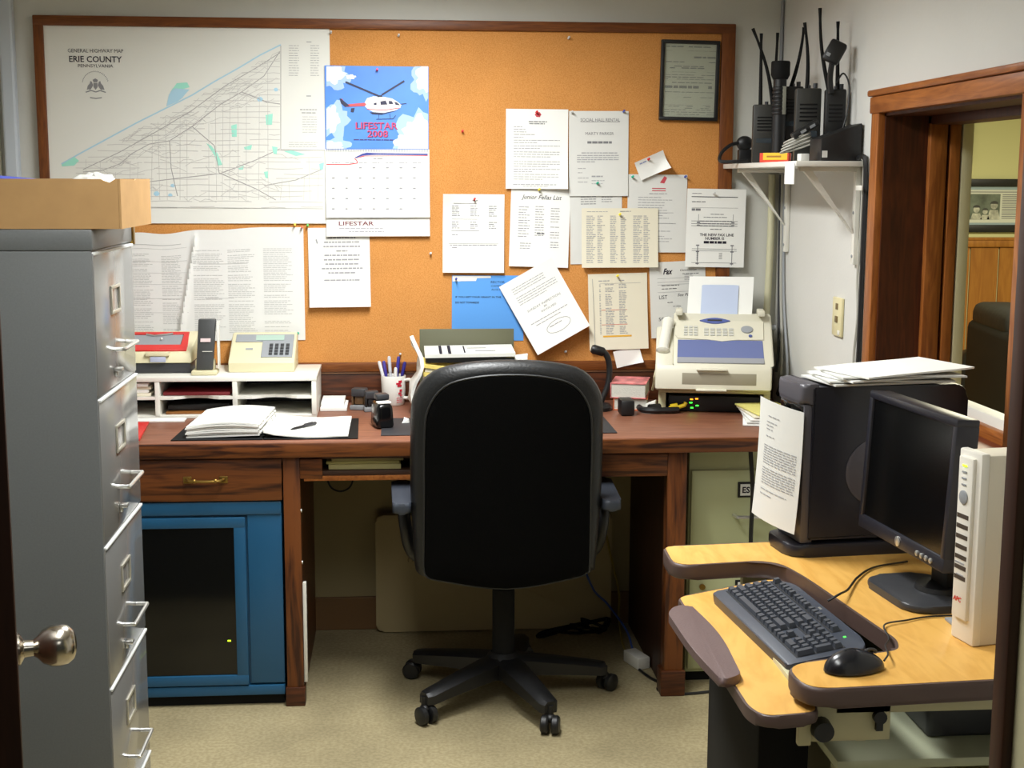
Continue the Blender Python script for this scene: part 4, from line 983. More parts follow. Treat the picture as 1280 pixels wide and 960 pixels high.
b = B(); b.hexa([(-0.786, OY0+0.05, S+0.020), (-0.58, OY0+0.05, S+0.020), (-0.58, OY1-0.05, S+0.020), (-0.786, OY1-0.05, S+0.020)], [(-0.786, OY0+0.05, S+0.038), (-0.58, OY0+0.05, S+0.044), (-0.58, OY1-0.05, S+0.044), (-0.786, OY1-0.05, S+0.038)], 0.002)
b.done('binder', M_BLACK, None, 'black binder on the brown board in the white organizer', 'binder')
for i in range(4):
    B().box(-1.05+i*.004, -0.835-(i % 2)*.008, OY0+0.012+(i % 3)*.004, OY1-0.05, zs+0.0105+i*0.011, zs+0.0205+i*0.011, 0.001).done('paper_stack', M_PAPER if i % 2 else M_PAPERY, None,
        ('lowest bundle of papers in the upper left pigeonhole behind the filing cabinet', 'second bundle of papers in the upper left pigeonhole', 'third bundle of papers in the upper left pigeonhole', 'topmost bundle of papers in the upper left pigeonhole')[i], 'papers', 'papers in the left pigeonhole')

# base radio / pager charger with red lid
rd = thing('pager_charger', 'beige tape radio with a red framed lid on the white organizer', 'radio', (-0.87, 4.80, OT))
b = B(); b.box(-1.06, -0.712, 4.735, 4.90, OT+0.001, OT+0.036, 0.004); b.done('base', M_DKGREY, rd)
b = B(); b.hexa([(-1.062, 4.728, OT+0.036), (-0.707, 4.728, OT+0.036), (-0.707, 4.905, OT+0.036), (-1.062, 4.905, OT+0.036)], [(-1.055, 4.740, OT+0.070), (-0.714, 4.740, OT+0.070), (-0.702, 4.905, OT+0.128), (-1.06, 4.905, OT+0.128)], 0.005)
b.done('case', M_BEIGE, rd)
def slope(u, t, l=0.0):   # u: x; t: 0 front .. 1 back on the sloped lid
    return (u, 4.740+0.165*t-l*0.33, OT+0.070+0.058*t+l*0.94)
b = B()
for q in (((-1.05, .06), (-0.728, .06), (-0.728, .30), (-1.05, .30)), ((-1.05, .78), (-0.735, .78), (-0.735, .88), (-1.05, .88)), ((-0.752, .28), (-0.728, .28), (-0.735, .80), (-0.752, .80))):
    b.hexa([slope(u, t, .0) for u, t in q], [slope(u, t, .006) for u, t in q], 0.001, 1)
b.done('lid_frame', M_RED, rd)
b = B(); q = ((-1.045, .32), (-0.754, .32), (-0.754, .76), (-1.045, .76)); b.hexa([slope(u, t, 0) for u, t in q], [slope(u, t, .004) for u, t in q]); b.done('speaker_grille', M_GREYP, rd)
b = B(); b.tube([slope(-0.88, .75, .008), slope(-0.85, .68, .008), slope(-0.81, .74, .008), slope(-0.79, .78, .008)], 0.003, 6); b.ell(slope(-0.822, .52, .008), (0.006, 0.006, 0.006), 10, 6); b.done('latch', M_CHROME, rd)
b = B(); b.box(-0.846, -0.794, 4.722, 4.728, OT+0.040, OT+0.058, 0.001); b.done('name_plate', mat('blueish_label', (176, 182, 206), 0.5), rd)
b = B(); b.box(-0.862, -0.782, 4.723, 4.742, OT+0.060, OT+0.074, 0.003); b.done('finger_catch', M_BEIGE, rd)

# upright handset in a stand
hs = thing('cordless_phone', 'tall dark grey handset standing upright on the white organizer', 'phone', (-0.655, 4.72, OT))
b = B(); b.box(-0.702, -0.618, 4.672, 4.75, OT+0.001, OT+0.016, 0.003); b.box(-0.692, -0.628, 4.70, 4.74, OT+0.016, OT+0.05, 0.004); b.done('cradle', M_BEIGE, hs)
b = B(); b.hexa([(-0.688, 4.688, OT+0.017), (-0.632, 4.688, OT+0.017), (-0.632, 4.705, OT+0.017), (-0.688, 4.705, OT+0.017)], [(-0.678, 4.704, OT+0.188), (-0.620, 4.704, OT+0.188), (-0.620, 4.728, OT+0.188), (-0.678, 4.728, OT+0.188)], 0.004)
hb = b.done('handset', mat('handset_grey', (66, 68, 68), 0.5), hs)
b = B(); b.box(-0.617, -0.611, 4.695, 4.732, OT+0.02, OT+0.18, 0.002); b.done('side_rail', M_WHITEP, hs)
def hp(u, z, l=0.0): return (-0.660+u+0.010*(z/0.17)*1.1, 4.688+0.016*(z/0.17)-0.0035-l, OT+0.017+z)
b = B(); b.poly([hp(-0.018, .095), hp(.016, .095), hp(.016, .107), hp(-0.018, .107)]); b.done('label', mat('pinkish_label', (226, 206, 206), 0.6), hb, smooth=False)
b = B(); b.poly([hp(-0.01, .062), hp(.024, .062), hp(.024, .064), hp(-0.01, .064)]); b.done('seam', M_WHITEP, hb, smooth=False)

# desk telephone console
ph = thing('desk_phone', 'beige telephone console with grey keypad panel on the white organizer', 'phone', (-0.47, 4.82, OT))
b = B(); b.prism([(4.745, OT+0.001), (4.745, OT+0.032), (4.752, OT+0.040), (4.905, OT+0.118), (4.93, OT+0.118), (4.93, OT+0.001)], -0.588, -0.362, lambda u, v, a: (a, u, v), 0.006, 3); body = b.done('body', M_BEIGE, ph)
def ps(u, t, l=0.0): return (-0.475+u, 4.752+0.153*t-l*0.454, OT+0.040+0.078*t+l*0.89)
def slab(b, u0, u1, t0, t1, l0, l1, bev=0):
    b.hexa([ps(u0, t0, l0), ps(u1, t0, l0), ps(u1, t1, l0), ps(u0, t1, l0)], [ps(u0, t0, l1), ps(u1, t0, l1), ps(u1, t1, l1), ps(u0, t1, l1)], bev, 1)
b = B(); slab(b, -0.004, 0.104, .10, .93, 0, .003, .001); slab(b, -0.098, -0.004, .66, .93, 0, .003, .001); b.done('front_panel', M_GREYP, ph)
b = B(); slab(b, -0.028, 0.070, .70, .88, .003, .0045); b.done('display', mat('lcd_green', (166, 190, 176), 0.25), ph)
b = B(); slab(b, -0.06, -0.035, .38, .44, 0, .001); b.done('name_plate', M_GREYP, ph)
key = None
for r_ in range(4):
    for c_ in range(4):
        b = B(); slab(b, 0.022+c_*0.019, 0.034+c_*0.019, .17+r_*.105, .24+r_*.105, .003, .006); b.done('key', M_DKGREY, ph, smooth=False)

# papers right of the organizer
for i, (x0, x1, y0, y1, z0, z1) in enumerate(((-0.278, -0.186, 4.765, 4.93, S, S+0.013), (-0.276, -0.196, 4.785, 4.94, S+0.0135, S+0.028))):
    B().box(x0, x1, y0, y1, z0, z1, 0.001).done('paper_pad', M_PAPER, None, ('lower white note pad of two beside the white organizer', 'upper white note pad of two beside the white organizer')[i], 'note pad', 'note pads by the organizer')
# red folder at the far left of the desk
b = B(); b.hexa([(-1.0, 4.245, S), (-0.800, 4.245, S), (-0.828, 4.57, S), (-1.0, 4.57, S)], [(-1.0, 4.245, S+0.003), (-0.800, 4.245, S+0.010), (-0.828, 4.57, S+0.004), (-1.0, 4.57, S+0.003)], 0.001, 1)
b.done('folder', M_RED, None, 'bright red folder on the desk beside the grey filing cabinet', 'folder')
B().box(-0.90, -0.715, 4.575, 4.635, S, S+0.006, 0.001).done('paper_pad', M_PAPER, None, 'thin white pad lying in front of the white organizer near the filing cabinet', 'note pad')

# open ring binder
rb = thing('ring_binder', 'open black ring binder with white pages lying on the left of the desk', 'binder', (-0.42, 4.45, S))
def quad_slab(pts, z0, z1, b, bev=0.001): b.hexa([(x, y, z0) for x, y in pts], [(x, y, z1) for x, y in pts], bev, 1)
b = B(); quad_slab([(-0.706, 4.238), (-0.425, 4.238), (-0.425, 4.60), (-0.690, 4.60)], S, S+0.003, b); quad_slab([(-0.424, 4.238), (-0.132, 4.238), (-0.140, 4.60), (-0.424, 4.60)], S, S+0.003, b); b.done('cover', M_BLACKM, rb)
for i in range(7):
    j = 0.003*math.sin(i*2.1)
    b = B(); nx_ = 8; y0, y1 = 4.262+j, 4.59+j
    lo, hi = [], []
    for q in range(nx_+1):
        x = -0.662+j+q/nx_*0.225; bow = 0.010*math.sin(PI*q/nx_)*(i/6)+0.006*(q/nx_)
        lo.append((x, S+0.004+i*0.0052+bow)); hi.append((x, S+0.004+i*0.0052+0.0046+bow))
    b.prism(lo+hi[::-1], y0, y1, lambda u, v, a: (u+0.04*(a-4.262)/0.33*0.5, a, v)); b.done('page', M_PAPER, rb, smooth=False)
for i in range(2):
    b = B(); lo, hi = [], []
    for q in range(9):
        x = -0.425+q/8*0.262; bow = 0.016*math.exp(-q*0.9)+0.002*math.sin(q)
        lo.append((x, S+0.004+i*0.004+bow)); hi.append((x, S+0.0075+i*0.004+bow))
    b.prism(lo+hi[::-1], 4.252+i*.004, 4.585, lambda u, v, a: (u, a, v)); b.done('page', M_PAPER, rb, smooth=False)
for y in (4.32, 4.42, 4.52):
    b = B(); b.tube([(-0.428+0.018*math.cos(a), y, S+0.022+0.026*math.sin(a)) for a in [q*PI/8-.2 for q in range(10)]], 0.002, 6); b.done('ring', M_CHROME, rb)
b = B()
for i in range(14):
    x = -0.645
    while x < -0.47:
        l = random.uniform(.01, .035); b.poly([(x+.02, 4.30+i*.018, S+0.0535), (x+l+.02, 4.30+i*.018, S+0.0535), (x+l+.02, 4.3035+i*.018, S+0.0535), (x+.02, 4.3035+i*.018, S+0.0535)]); x += l+.006
b.bm.free()
pn = thing('pen', 'black pen lying across the right page of the open binder', 'pen', (-0.31, 4.38, S+0.0125), (0, 0, R(58)))
b = B(); b.lathe([(0.0005, 0), (0.003, 0.010), (0.0045, 0.02), (0.0045, 0.07)], (-0.07, 0, 0.0045), (1, 0, 0), 12); b.done('barrel', M_BLACK, pn, world=False)
b = B(); b.lathe([(0.0052, 0.07), (0.0052, 0.135), (0.003, 0.14)], (-0.07, 0, 0.0045), (1, 0, 0), 12); b.box(0.005, 0.05, -0.0015, 0.0015, 0.009, 0.0115); b.done('cap', M_DKGREY, pn, world=False)

# mug with pens
mg = thing('coffee_mug', 'white mug with red print holding pens at the back of the desk', 'mug', (-0.024, 4.90, S))
b = B(); b.lathe([(0.0, 0.0), (0.036, 0.0), (0.039, 0.004), (0.043, 0.05), (0.0445, 0.104), (0.0435, 0.106), (0.0405, 0.104), (0.039, 0.05), (0.036, 0.008), (0.0, 0.007)], (-0.024, 4.90, S), n=32); b.done('mug_body', mat('white_ceramic', (226, 224, 216), 0.2), mg)
b = B(); b.tube(bez([(0.016, 4.885, S+0.090), (0.036, 4.875, S+0.092), (0.046, 4.868, S+0.070), (0.042, 4.868, S+0.042), (0.028, 4.875, S+0.028), (0.014, 4.885, S+0.026)], 6), 0.006, 8); b.done('handle', mat('white_ceramic', (226, 224, 216), 0.2), mg)
def mugpt(a, z): return (-0.024+0.0452*math.cos(a), 4.90+0.0452*math.sin(a), S+z)
b = B()
for a0, a1, z0, z1 in ((-78, -54, .078, .084), (-66, -48, .084, .092), (-72, -50, .070, .077), (-62, -48, .052, .060), (-68, -52, .043, .049), (-60, -46, .036, .041)):
    for q in range(4):
        c0, c1 = R(a0+(a1-a0)*q/4), R(a0+(a1-a0)*(q+1)/4); b.poly([mugpt(c0, z0), mugpt(c1, z0), mugpt(c1, z1), mugpt(c0, z1)])
b.done('printed_emblem', mat('mug_red', (200, 40, 60), 0.4), mg, smooth=False)
b = B()
for z in (.028, .020, .013):
    for q in range(6):
        c0, c1 = R(-76+q*5), R(-72+q*5); b.poly([mugpt(c0, z), mugpt(c1, z), mugpt(c1, z+.003), mugpt(c0, z+.003)])
b.done('printed_text', M_INKR, mg, smooth=False)
for i, (dx, dy, tx, ty, l, c, lab) in enumerate(((-0.024, 0.0, -0.25, -0.05, 0.150, (222, 222, 224), 'white pen leaning left in the mug'), (-0.008, -0.006, -0.06, -0.1, 0.165, (206, 208, 214), 'pale grey marker standing tallest in the mug'), (0.006, 0.01, 0.10, 0.05, 0.160, (56, 52, 140), 'blue pen upright at the back of the mug'),
        (0.018, 0.0, 0.22, 0.0, 0.145, (44, 40, 120), 'dark blue pen leaning right in the mug'), (-0.020, 0.014, -0.16, 0.1, 0.145, (70, 62, 150), 'violet blue pen behind the white one in the mug'), (0.010, -0.014, 0.02, -0.12, 0.125, (226, 226, 222), 'short white pen at the front of the mug'))):
    d = Vector((tx, ty, 1)).normalized(); p = Vector((-0.024+dx*.6, 4.90+dy*.6, S+0.0125))
    pe = thing('pen', lab, 'pen', tuple(p), group='pens in the mug')
    B().lathe([(0.0035, 0.0), (0.0052, 0.012), (0.0052, l*.72)], p, d, 10).done('barrel', mat('pen_%d' % i, c, 0.35), pe)
    B().lathe([(0.0062, l*.66), (0.0062, l-.006), (0.004, l)], p, d, 10).done('cap', mat('pen_%d' % i, c, 0.35), pe)

# hand stamps
def stamper(x, y, w, h, label, rz, top=M_DKGREY, mid=M_BLACK):
    t = thing('hand_stamp', label, 'stamp', (x, y, S), (0, 0, R(rz)), 'stamps on the desk')
    B().box(-w*.55, w*.55, -w*.4, w*.4, 0, h*.22, 0.003).done('base', mat('stamp_base', (126, 128, 130), 0.35), t, world=False)
    b = B(); b.box(-w*.45, -w*.33, -w*.3, w*.3, h*.2, h*.66, 0.002); b.box(w*.33, w*.45, -w*.3, w*.3, h*.2, h*.66, 0.002); b.box(-w*.28, w*.28, -w*.22, w*.22, h*.24, h*.62, 0.004); b.done('frame', mid, t, world=False)
    B().box(-w*.46, w*.46, -w*.36, w*.36, h*.62, h, 0.005).done('grip', top, t, world=False)
stamper(-0.142, 4.80, 0.056, 0.076, 'small black hand stamp on the desk nearest the white organizer', -14, mid=mat('stamp_amber', (90, 66, 40), 0.4))
stamper(-0.100, 4.76, 0.050, 0.072, 'small grey topped hand stamp, second from the white organizer', 8)
st = thing('hand_stamp', 'large glossy black self inking stamp at the edge of the black desk mat', 'stamp', (-0.055, 4.43, S), (0, 0, R(14)), 'stamps on the desk')
b = B(); b.hexa([(-0.030, -0.03, 0.001), (0.030, -0.03, 0.001), (0.036, 0.07, 0.001), (-0.030, 0.07, 0.001)], [(-0.025, -0.026, 0.080), (0.025, -0.026, 0.080), (0.030, 0.066, 0.085), (-0.025, 0.066, 0.085)], 0.012, 3); b.done('housing', mat('gloss_black', (10, 10, 11), 0.15), st, world=False)
b = B(); b.box(-0.022, 0.022, -0.02, 0.012, 0.081, 0.087, 0.002); b.done('window', M_PAPER, st, world=False)
b = B(); b.box(-0.015, 0.028, 0.03, 0.075, 0.085, 0.105, 0.005); b.done('grip', M_DKGREY, st, world=False)

# black desk mat, papers on it hidden by the chair
B().box(-0.062, 0.690, 4.285, 4.60, S, S+0.0025, 0.001).done('desk_mat', mat('desk_mat_black', (40, 40, 44), 0.6), None, 'black desk mat behind the office chair', 'desk mat')
b = B(); b.hexa([(0.004, 4.495, S+.003), (0.028, 4.50, S+.003), (0.03, 4.52, S+.003), (0.012, 4.53, S+.003)], [(0.010, 4.50, S+.012), (0.026, 4.50, S+.016), (0.028, 4.515, S+.014), (0.012, 4.525, S+.018)]); b.done('paper_scrap', M_PAPER, None, 'tiny crumpled white paper scrap on the black desk mat beside the chair', 'paper')

# letter tray full of paper behind the chair
lt = thing('letter_tray', 'dark metal letter tray behind the chair, overfilled with papers', 'letter tray', (0.235, 4.75, S))
b = B(); b.box(0.07, 0.405, 4.62, 4.63, S, S+0.12, 0.003); b.box(0.07, 0.405, 4.86, 4.87, S, S+0.275, 0.002); b.box(0.07, 0.075, 4.63, 4.86, S, S+0.08); b.box(0.40, 0.405, 4.63, 4.86, S, S+0.08); b.box(0.07, 0.405, 4.63, 4.86, S, S+0.004)
b.done('tray', mat('olive_metal', (92, 92, 70), 0.5), lt)
rs = random.Random(5)
pl = [(0.080, 0.40, 0.115, M_PAPER, 'lowest white stack'), (0.085, 0.395, 0.135, M_PAPERY, 'cream stack'), (0.078, 0.40, 0.150, mat('manila_yellow', (226, 204, 110), 0.7), 'yellow folder'), (0.085, 0.39, 0.165, M_PAPERY, 'upper cream stack'), (0.08, 0.40, 0.178, mat('manila_yellow', (226, 204, 110), 0.7), 'upper yellow folder')]
z = S+0.006
for i, (x0, x1, zt, m_, lab) in enumerate(pl):
    b = B(); lo, hi = [], []; n_ = 10
    for q in range(n_+1):
        x = x0+(x1-x0)*q/n_; sag = -0.014*math.sin(PI*q/n_)*(i/4)
        lo.append((x, z+sag)); hi.append((x, S+zt-0.001+sag if i == 4 else S+zt-0.001-0.014*math.sin(PI*q/n_)*((i+1)/4 if i < 4 else 1)))
    b.prism(lo+hi[::-1], 4.66+0.006*math.sin(i*3), 4.85, lambda u, v, a: (u, a, v)); b.done('paper_stack', m_, None, lab+' in the overfilled letter tray behind the chair', 'papers', 'papers in the letter tray', smooth=False)
    z = S+zt
b = B(); lo = [(0.085+0.31*q/8, S+0.196+0.004*q/8) for q in range(9)]; hi = [(u, v+0.012) for u, v in lo]
b.prism(lo+hi[::-1], 4.67, 4.85, lambda u, v, a: (u, a, v+(a-4.67)*0.05)); mgz = b.done('magazine', mat('magazine_cover', (222, 222, 214), 0.4), None, 'white magazine lying on top of the letter tray behind the chair', 'magazine', smooth=False)
b = B()
for x0, x1, y0, y1 in ((0.135, 0.145, 4.675, 4.845), (0.165, 0.176, 4.675, 4.845), (0.22, 0.225, 4.69, 4.83), (0.26, 0.33, 4.72, 4.728), (0.235, 0.30, 4.78, 4.787)):
    f_ = lambda u, a: (u, a, S+0.196+0.004*(u-.085)/.31+0.0124+(a-4.67)*0.05)
    b.poly([f_(x0, y0), f_(x1, y0), f_(x1, y1), f_(x0, y1)])
b.done('printed_stripe', M_INKD, mgz, smooth=False, kind='stuff')
b = B(); b.box(0.088, 0.392, 4.668, 4.672, S+0.180, S+0.196); b.done('folder', M_BLACKM, None, 'black strip set in for the shade under the magazine in the letter tray', 'folder')  # thin black strip stands in for the shade in this gap
b = B()
for i in range(5): b.hexa([(0.392+i*.002, 4.68+i*.02, S+.145), (0.43+i*.004, 4.68+i*.025, S+.14+i*.006), (0.43+i*.004, 4.72+i*.02, S+.145+i*.006), (0.392, 4.72+i*.02, S+.15)], [(0.392+i*.002, 4.68+i*.02, S+.150+i*.008), (0.432+i*.004, 4.68+i*.025, S+.150+i*.011), (0.432+i*.004, 4.72+i*.02, S+.150+i*.011), (0.392, 4.72+i*.02, S+.155+i*.008)])
b.done('loose_papers', M_PAPER, None, 'fanned white sheets sticking out at the right of the letter tray', 'papers', smooth=False)
b = B(); rows = []
for j in range(9):
    zz = S+0.02+j*0.031
    rows.append([(0.064-0.018*math.sin(j*.9)-0.012*(q/4)*(1 if j % 2 else .3), 4.62+0.03*q+0.008*math.sin(j+q), zz) for q in range(5)])
vv = [[b.bm.verts.new(p) for p in r] for r in rows]; v2 = [[b.bm.verts.new((p[0]-0.012, p[1], p[2]-0.004)) for p in r] for r in rows]
for j in range(8):
    for q in range(4): b.bm.faces.new((vv[j][q], vv[j][q+1], vv[j+1][q+1], vv[j+1][q])); b.bm.faces.new((v2[j][q], v2[j+1][q], v2[j+1][q+1], v2[j][q+1]))
for j in range(8):
    for q in (0, 4): b.bm.faces.new((vv[j][q], vv[j+1][q], v2[j+1][q], v2[j][q]))
for q in range(4):
    for j in (0, 8): b.bm.faces.new((vv[j][q], v2[j][q], v2[j][q+1], vv[j][q+1]))
b.done('plastic_bag', M_PAPER, None, 'crumpled white bag hanging at the left side of the letter tray', 'bag')

# gooseneck desk lamp
lm = thing('desk_lamp', 'black gooseneck desk lamp standing right of the chair back', 'lamp', (0.695, 4.74, S))
b = B(); b.lathe([(0.0, 0), (0.048, 0), (0.048, 0.012), (0.04, 0.022), (0.012, 0.028), (0.0, 0.028)], (0.695, 4.74, S)); b.done('base', M_BLACK, lm)
b = B(); b.tube(bez([(0.70, 4.74, S+.02), (0.728, 4.745, S+.09), (0.733, 4.75, S+.15), (0.722, 4.75, S+.192), (0.70, 4.75, S+.208), (0.682, 4.75, S+.212)], 6), 0.011, 10); b.done('gooseneck', M_BLACK, lm)
b = B(); b.lathe([(0.012, 0), (0.016, 0.006), (0.017, 0.04), (0.013, 0.048)], (0.715, 4.75, S+.202), (-0.95, 0, .28), 14); b.done('lamp_head', M_BLACK, lm)
b = B(); b.box(0.752, 0.80, 4.60, 4.68, S, S+0.055, 0.008); b.done('tape_dispenser', M_BLACK, None, 'small black box on the desk between the chair and the phone books', 'box')

# phone books
def book(x0, x1, y0, y1, z0, z1, cover, label, rz):
    t = thing('phone_book', label, 'book', ((x0+x1)/2, (y0+y1)/2, z0), (0, 0, R(rz)), 'phone books by the fax machine'); hx_, hy_, hz = (x1-x0)/2, (y1-y0)/2, z1-z0
    b = B(); b.box(-hx_+.004, hx_-.003, -hy_+.003, hy_-.003, 0.003, hz-.003); b.done('page_block', mat('book_pages', (206, 204, 192), 0.8, bump=0.3, bscale=200), t, world=False, smooth=False)
    b = B(); b.box(-hx_, hx_, -hy_, hy_, 0, 0.003); b.box(-hx_, hx_, -hy_, hy_, hz-.003, hz); b.box(-hx_, -hx_+.004, -hy_, hy_, 0, hz, 0.002); b.done('cover', cover, t, world=False)
    return t
pbm = mat('book_cover_pink', (206, 120, 120), 0.45, var=0.5, vscale=28); pbo = mat('book_cover_orange', (214, 112, 70), 0.45, var=0.45, vscale=30)
book(0.762, 0.882, 4.72, 4.89, S, S+0.042, pbo, 'lower orange covered phone book beside the fax machine', -12)
book(0.755, 0.880, 4.715, 4.89, S+0.043, S+0.096, pbm, 'thick pink covered phone book on top of the orange one', -15)

# stand with a router under the fax
rs_ = thing('fax_stand', 'low beige steel stand carrying the fax machine', 'stand', (1.09, 4.78, S))
b = B(); b.box(0.900, 1.285, 4.685, 4.95, S+0.068, S+0.078, 0.002); b.box(0.900, 0.926, 4.69, 4.95, S, S+0.069, 0.003); b.box(1.262, 1.285, 4.69, 4.95, S, S+0.069, 0.003); b.done('frame', M_CREAMTABLE, rs_)
rt = thing('router', 'black network box with small lit lights in the beige stand under the fax', 'router', (1.09, 4.83, S))
b = B(); b.box(0.935, 1.25, 4.70, 4.90, S+.001, S+0.056, 0.004); b.done('case', M_BLACK, rt)
for i, (x, z, m_) in enumerate(((1.01, .042, M_LED_O), (1.028, .044, M_LED_O), (1.008, .030, M_LED_G), (1.03, .020, M_LED_G), (1.012, .012, M_LED_G))):
    B().box(x, x+.010, 4.6985, 4.7005, S+z, S+z+.004).done('status_light', m_, rt, smooth=False)

# fax machine
FZ = S+0.0785
fx = thing('fax_machine', 'cream fax machine with a blue grey window and a handset at its left', 'fax machine', (1.09, 4.76, FZ))
b = B(); b.prism([(4.628, FZ+.012), (4.628, FZ+.075), (4.640, FZ+.092), (4.93, FZ+.092), (4.93, FZ+.006), (4.66, FZ+.003)], 0.897, 1.275, lambda u, v, a: (a, u, v), 0.008, 3); b.done('lower_case', M_FAXP, fx)
def fs(u, t, l=0.0):  # sloped control face: t 0 front..1 back
    return (1.086+u*(1-0.03*t), 4.642+0.215*t-l*0.5, FZ+.094+0.155*t+l*0.86)
def fslab(b, u0, u1, t0, t1, l0, l1, bev=0): b.hexa([fs(u0, t0, l0), fs(u1, t0, l0), fs(u1, t1, l0), fs(u0, t1, l0)], [fs(u0, t0, l1), fs(u1, t0, l1), fs(u1, t1, l1), fs(u0, t1, l1)], bev, 1)
b = B(); b.prism([(4.640, FZ+.092), (4.646, FZ+.100), (4.855, FZ+.249), (4.905, FZ+.249), (4.935, FZ+.20), (4.935, FZ+.092)], 0.955, 1.282, lambda u, v, a: (a, u, v), 0.008, 3); b.done('upper_case', M_FAXP, fx)
b = B(); b.prism([(4.645, FZ+.090), (4.648, FZ+.098), (4.80, FZ+.20), (4.87, FZ+.20), (4.90, FZ+.092)], 0.898, 0.956, lambda u, v, a: (a, u, v), 0.006, 2); b.done('cradle', M_FAXP, fx)
b = B(); fslab(b, -0.118, 0.165, .03, .47, 0, .004, .001); b.done('front_window', M_FAXD, fx)
b = B(); fslab(b, -0.118, 0.165, .02, .12, .002, .007, .001); b.done('window_lip', mat('silver_grey', (150, 152, 156), 0.35), fx)
b = B(); pts = [(-0.128, .56), (-0.118, .49), (-0.02, .47), (0.03, .44), (0.08, .47), (0.168, .48), (0.172, .84), (-0.128, .84)]
b.bm.faces.new([b.bm.verts.new(fs(u, t, .006)) for u, t in pts]); 
lo = [b.bm.verts.new(fs(u, t, .0)) for u, t in pts]; b.bm.verts.ensure_lookup_table(); hi = [b.bm.verts[i] for i in range(len(pts))]
for i in range(len(pts)): b.bm.faces.new((lo[i], lo[(i+1) % len(pts)], hi[(i+1) % len(pts)], hi[i]))
b.done('control_panel', M_FAXP, fx, smooth=False)
b = B(); pts = [(-0.045+0.105*(q/12), .83+.055*math.sin(PI*q/12)) for q in range(13)]+[(0.06-0.105*(q/12), .83-.055*math.sin(PI*q/12)) for q in range(1, 12)]
for (u, t) in (): pass
hi = [b.bm.verts.new(fs(u, t, .010)) for u, t in pts]; lo = [b.bm.verts.new(fs(u, t, .004)) for u, t in pts]; b.bm.faces.new(hi)
for i in range(len(pts)): b.bm.faces.new((lo[i], lo[(i+1) % len(pts)], hi[(i+1) % len(pts)], hi[i]))
dp = b.done('display_bezel', mat('fax_blue', (84, 98, 158), 0.35), fx, smooth=False)
b = B(); fslab(b, -0.018, 0.032, .815, .845, .010, .011); b.done('display', M_DKGREY, dp)
for r_ in range(4):
    for c_ in range(3):
        b = B(); fslab(b, -0.098+c_*0.017, -0.086+c_*0.017, .54+r_*.05, .57+r_*.05, .006, .009); b.done('key', mat('fax_key', (190, 190, 182), 0.4), fx, smooth=False)
for r_ in range(3):
    for c_ in range(5):
        b = B(); fslab(b, -0.03+c_*0.021, -0.015+c_*0.021, .54+r_*.055, .575+r_*.055, .006, .009); b.done('key', mat('fax_key', (190, 190, 182), 0.4), fx, smooth=False)
b = B(); b.lathe([(0.020, 0), (0.020, .003), (0.014, .005)], fs(0.115, .67, .006), (0, -.5, .86), 18); b.done('dial_key', M_GREYP, fx)
b = B(); b.lathe([(0.006, 0), (0.006, .004)], fs(0.125, .54, .006), (0, -.5, .86), 12); b.done('start_key', mat('fax_blue', (84, 98, 158), 0.35), fx)
for xg in (0.962, 1.235): B().box(xg, xg+.023, 4.80, 4.90, FZ+.248, FZ+.268, 0.004).done('paper_guide', M_FAXP, fx)
b = B(); b.box(0.985, 1.225, 4.6272, 4.632, FZ+.028, FZ+.068, 0.001); b.done('output_slot', mat('slot_shade', (150, 144, 124), 0.6), fx)
b = B(); b.box(1.03, 1.13, 4.612, 4.64, FZ+.078, FZ+.084, 0.003); b.box(1.03, 1.13, 4.615, 4.64, FZ+.006, FZ+.014, 0.004); b.done('catch', M_FAXP, fx)
b = B()
d0 = [(0.920, 4.690, FZ+.128), (0.922, 4.710, FZ+.150), (0.928, 4.745, FZ+.182), (0.934, 4.785, FZ+.214), (0.940, 4.815, FZ+.232)]
b.tube(bez(d0, 6), 0.02, 12, rad=[0.012, 0.019, 0.023, 0.022, 0.020, 0.019]+[0.0185]*12+[0.019, 0.02, 0.022, 0.023, 0.021, 0.014, 0.010]); b.done('handset', mat('fax_white', (222, 220, 206), 0.35), fx)
b = B(); b.tube(bez([(0.916, 4.688, FZ+.120), (0.905, 4.665, FZ+.085), (0.895, 4.66, FZ+.05), (0.893, 4.70, FZ+.02), (0.888, 4.74, FZ-.01)], 6), 0.004, 6); b.done('handset_cord', M_BEIGE, fx)
b = B(); b.hexa([(0.995, 4.875, FZ+.235), (1.225, 4.875, FZ+.235), (1.225, 4.877, FZ+.235), (0.995, 4.877, FZ+.235)], [(1.003, 4.935, FZ+.378), (1.233, 4.935, FZ+.378), (1.233, 4.937, FZ+.378), (1.003, 4.937, FZ+.378)])
feed = b.done('paper_sheet', M_PAPER, None, 'white sheets standing in the feeder at the back of the fax machine', 'paper', smooth=False)
b = B(); pts = rpoly([(1.045, .0), (1.17, .0), (1.175, .80), (1.05, .80)], 0.02, 4); b.prism(pts, 0, 0.002, lambda u, v, a: (u, 4.872+0.060*v-a, FZ+.235+0.143*v) if v <= 1 else (u, 0, 0))
b.done('paper_support', mat('clear_blue_plastic', (186, 198, 222), 0.3), fx, smooth=False)
b = B(); b.cyl((1.28, 4.86, FZ+.205), (1.30, 4.86, FZ+.205), 0.010, n=12); b.done('paper_release', M_GREYP, fx)

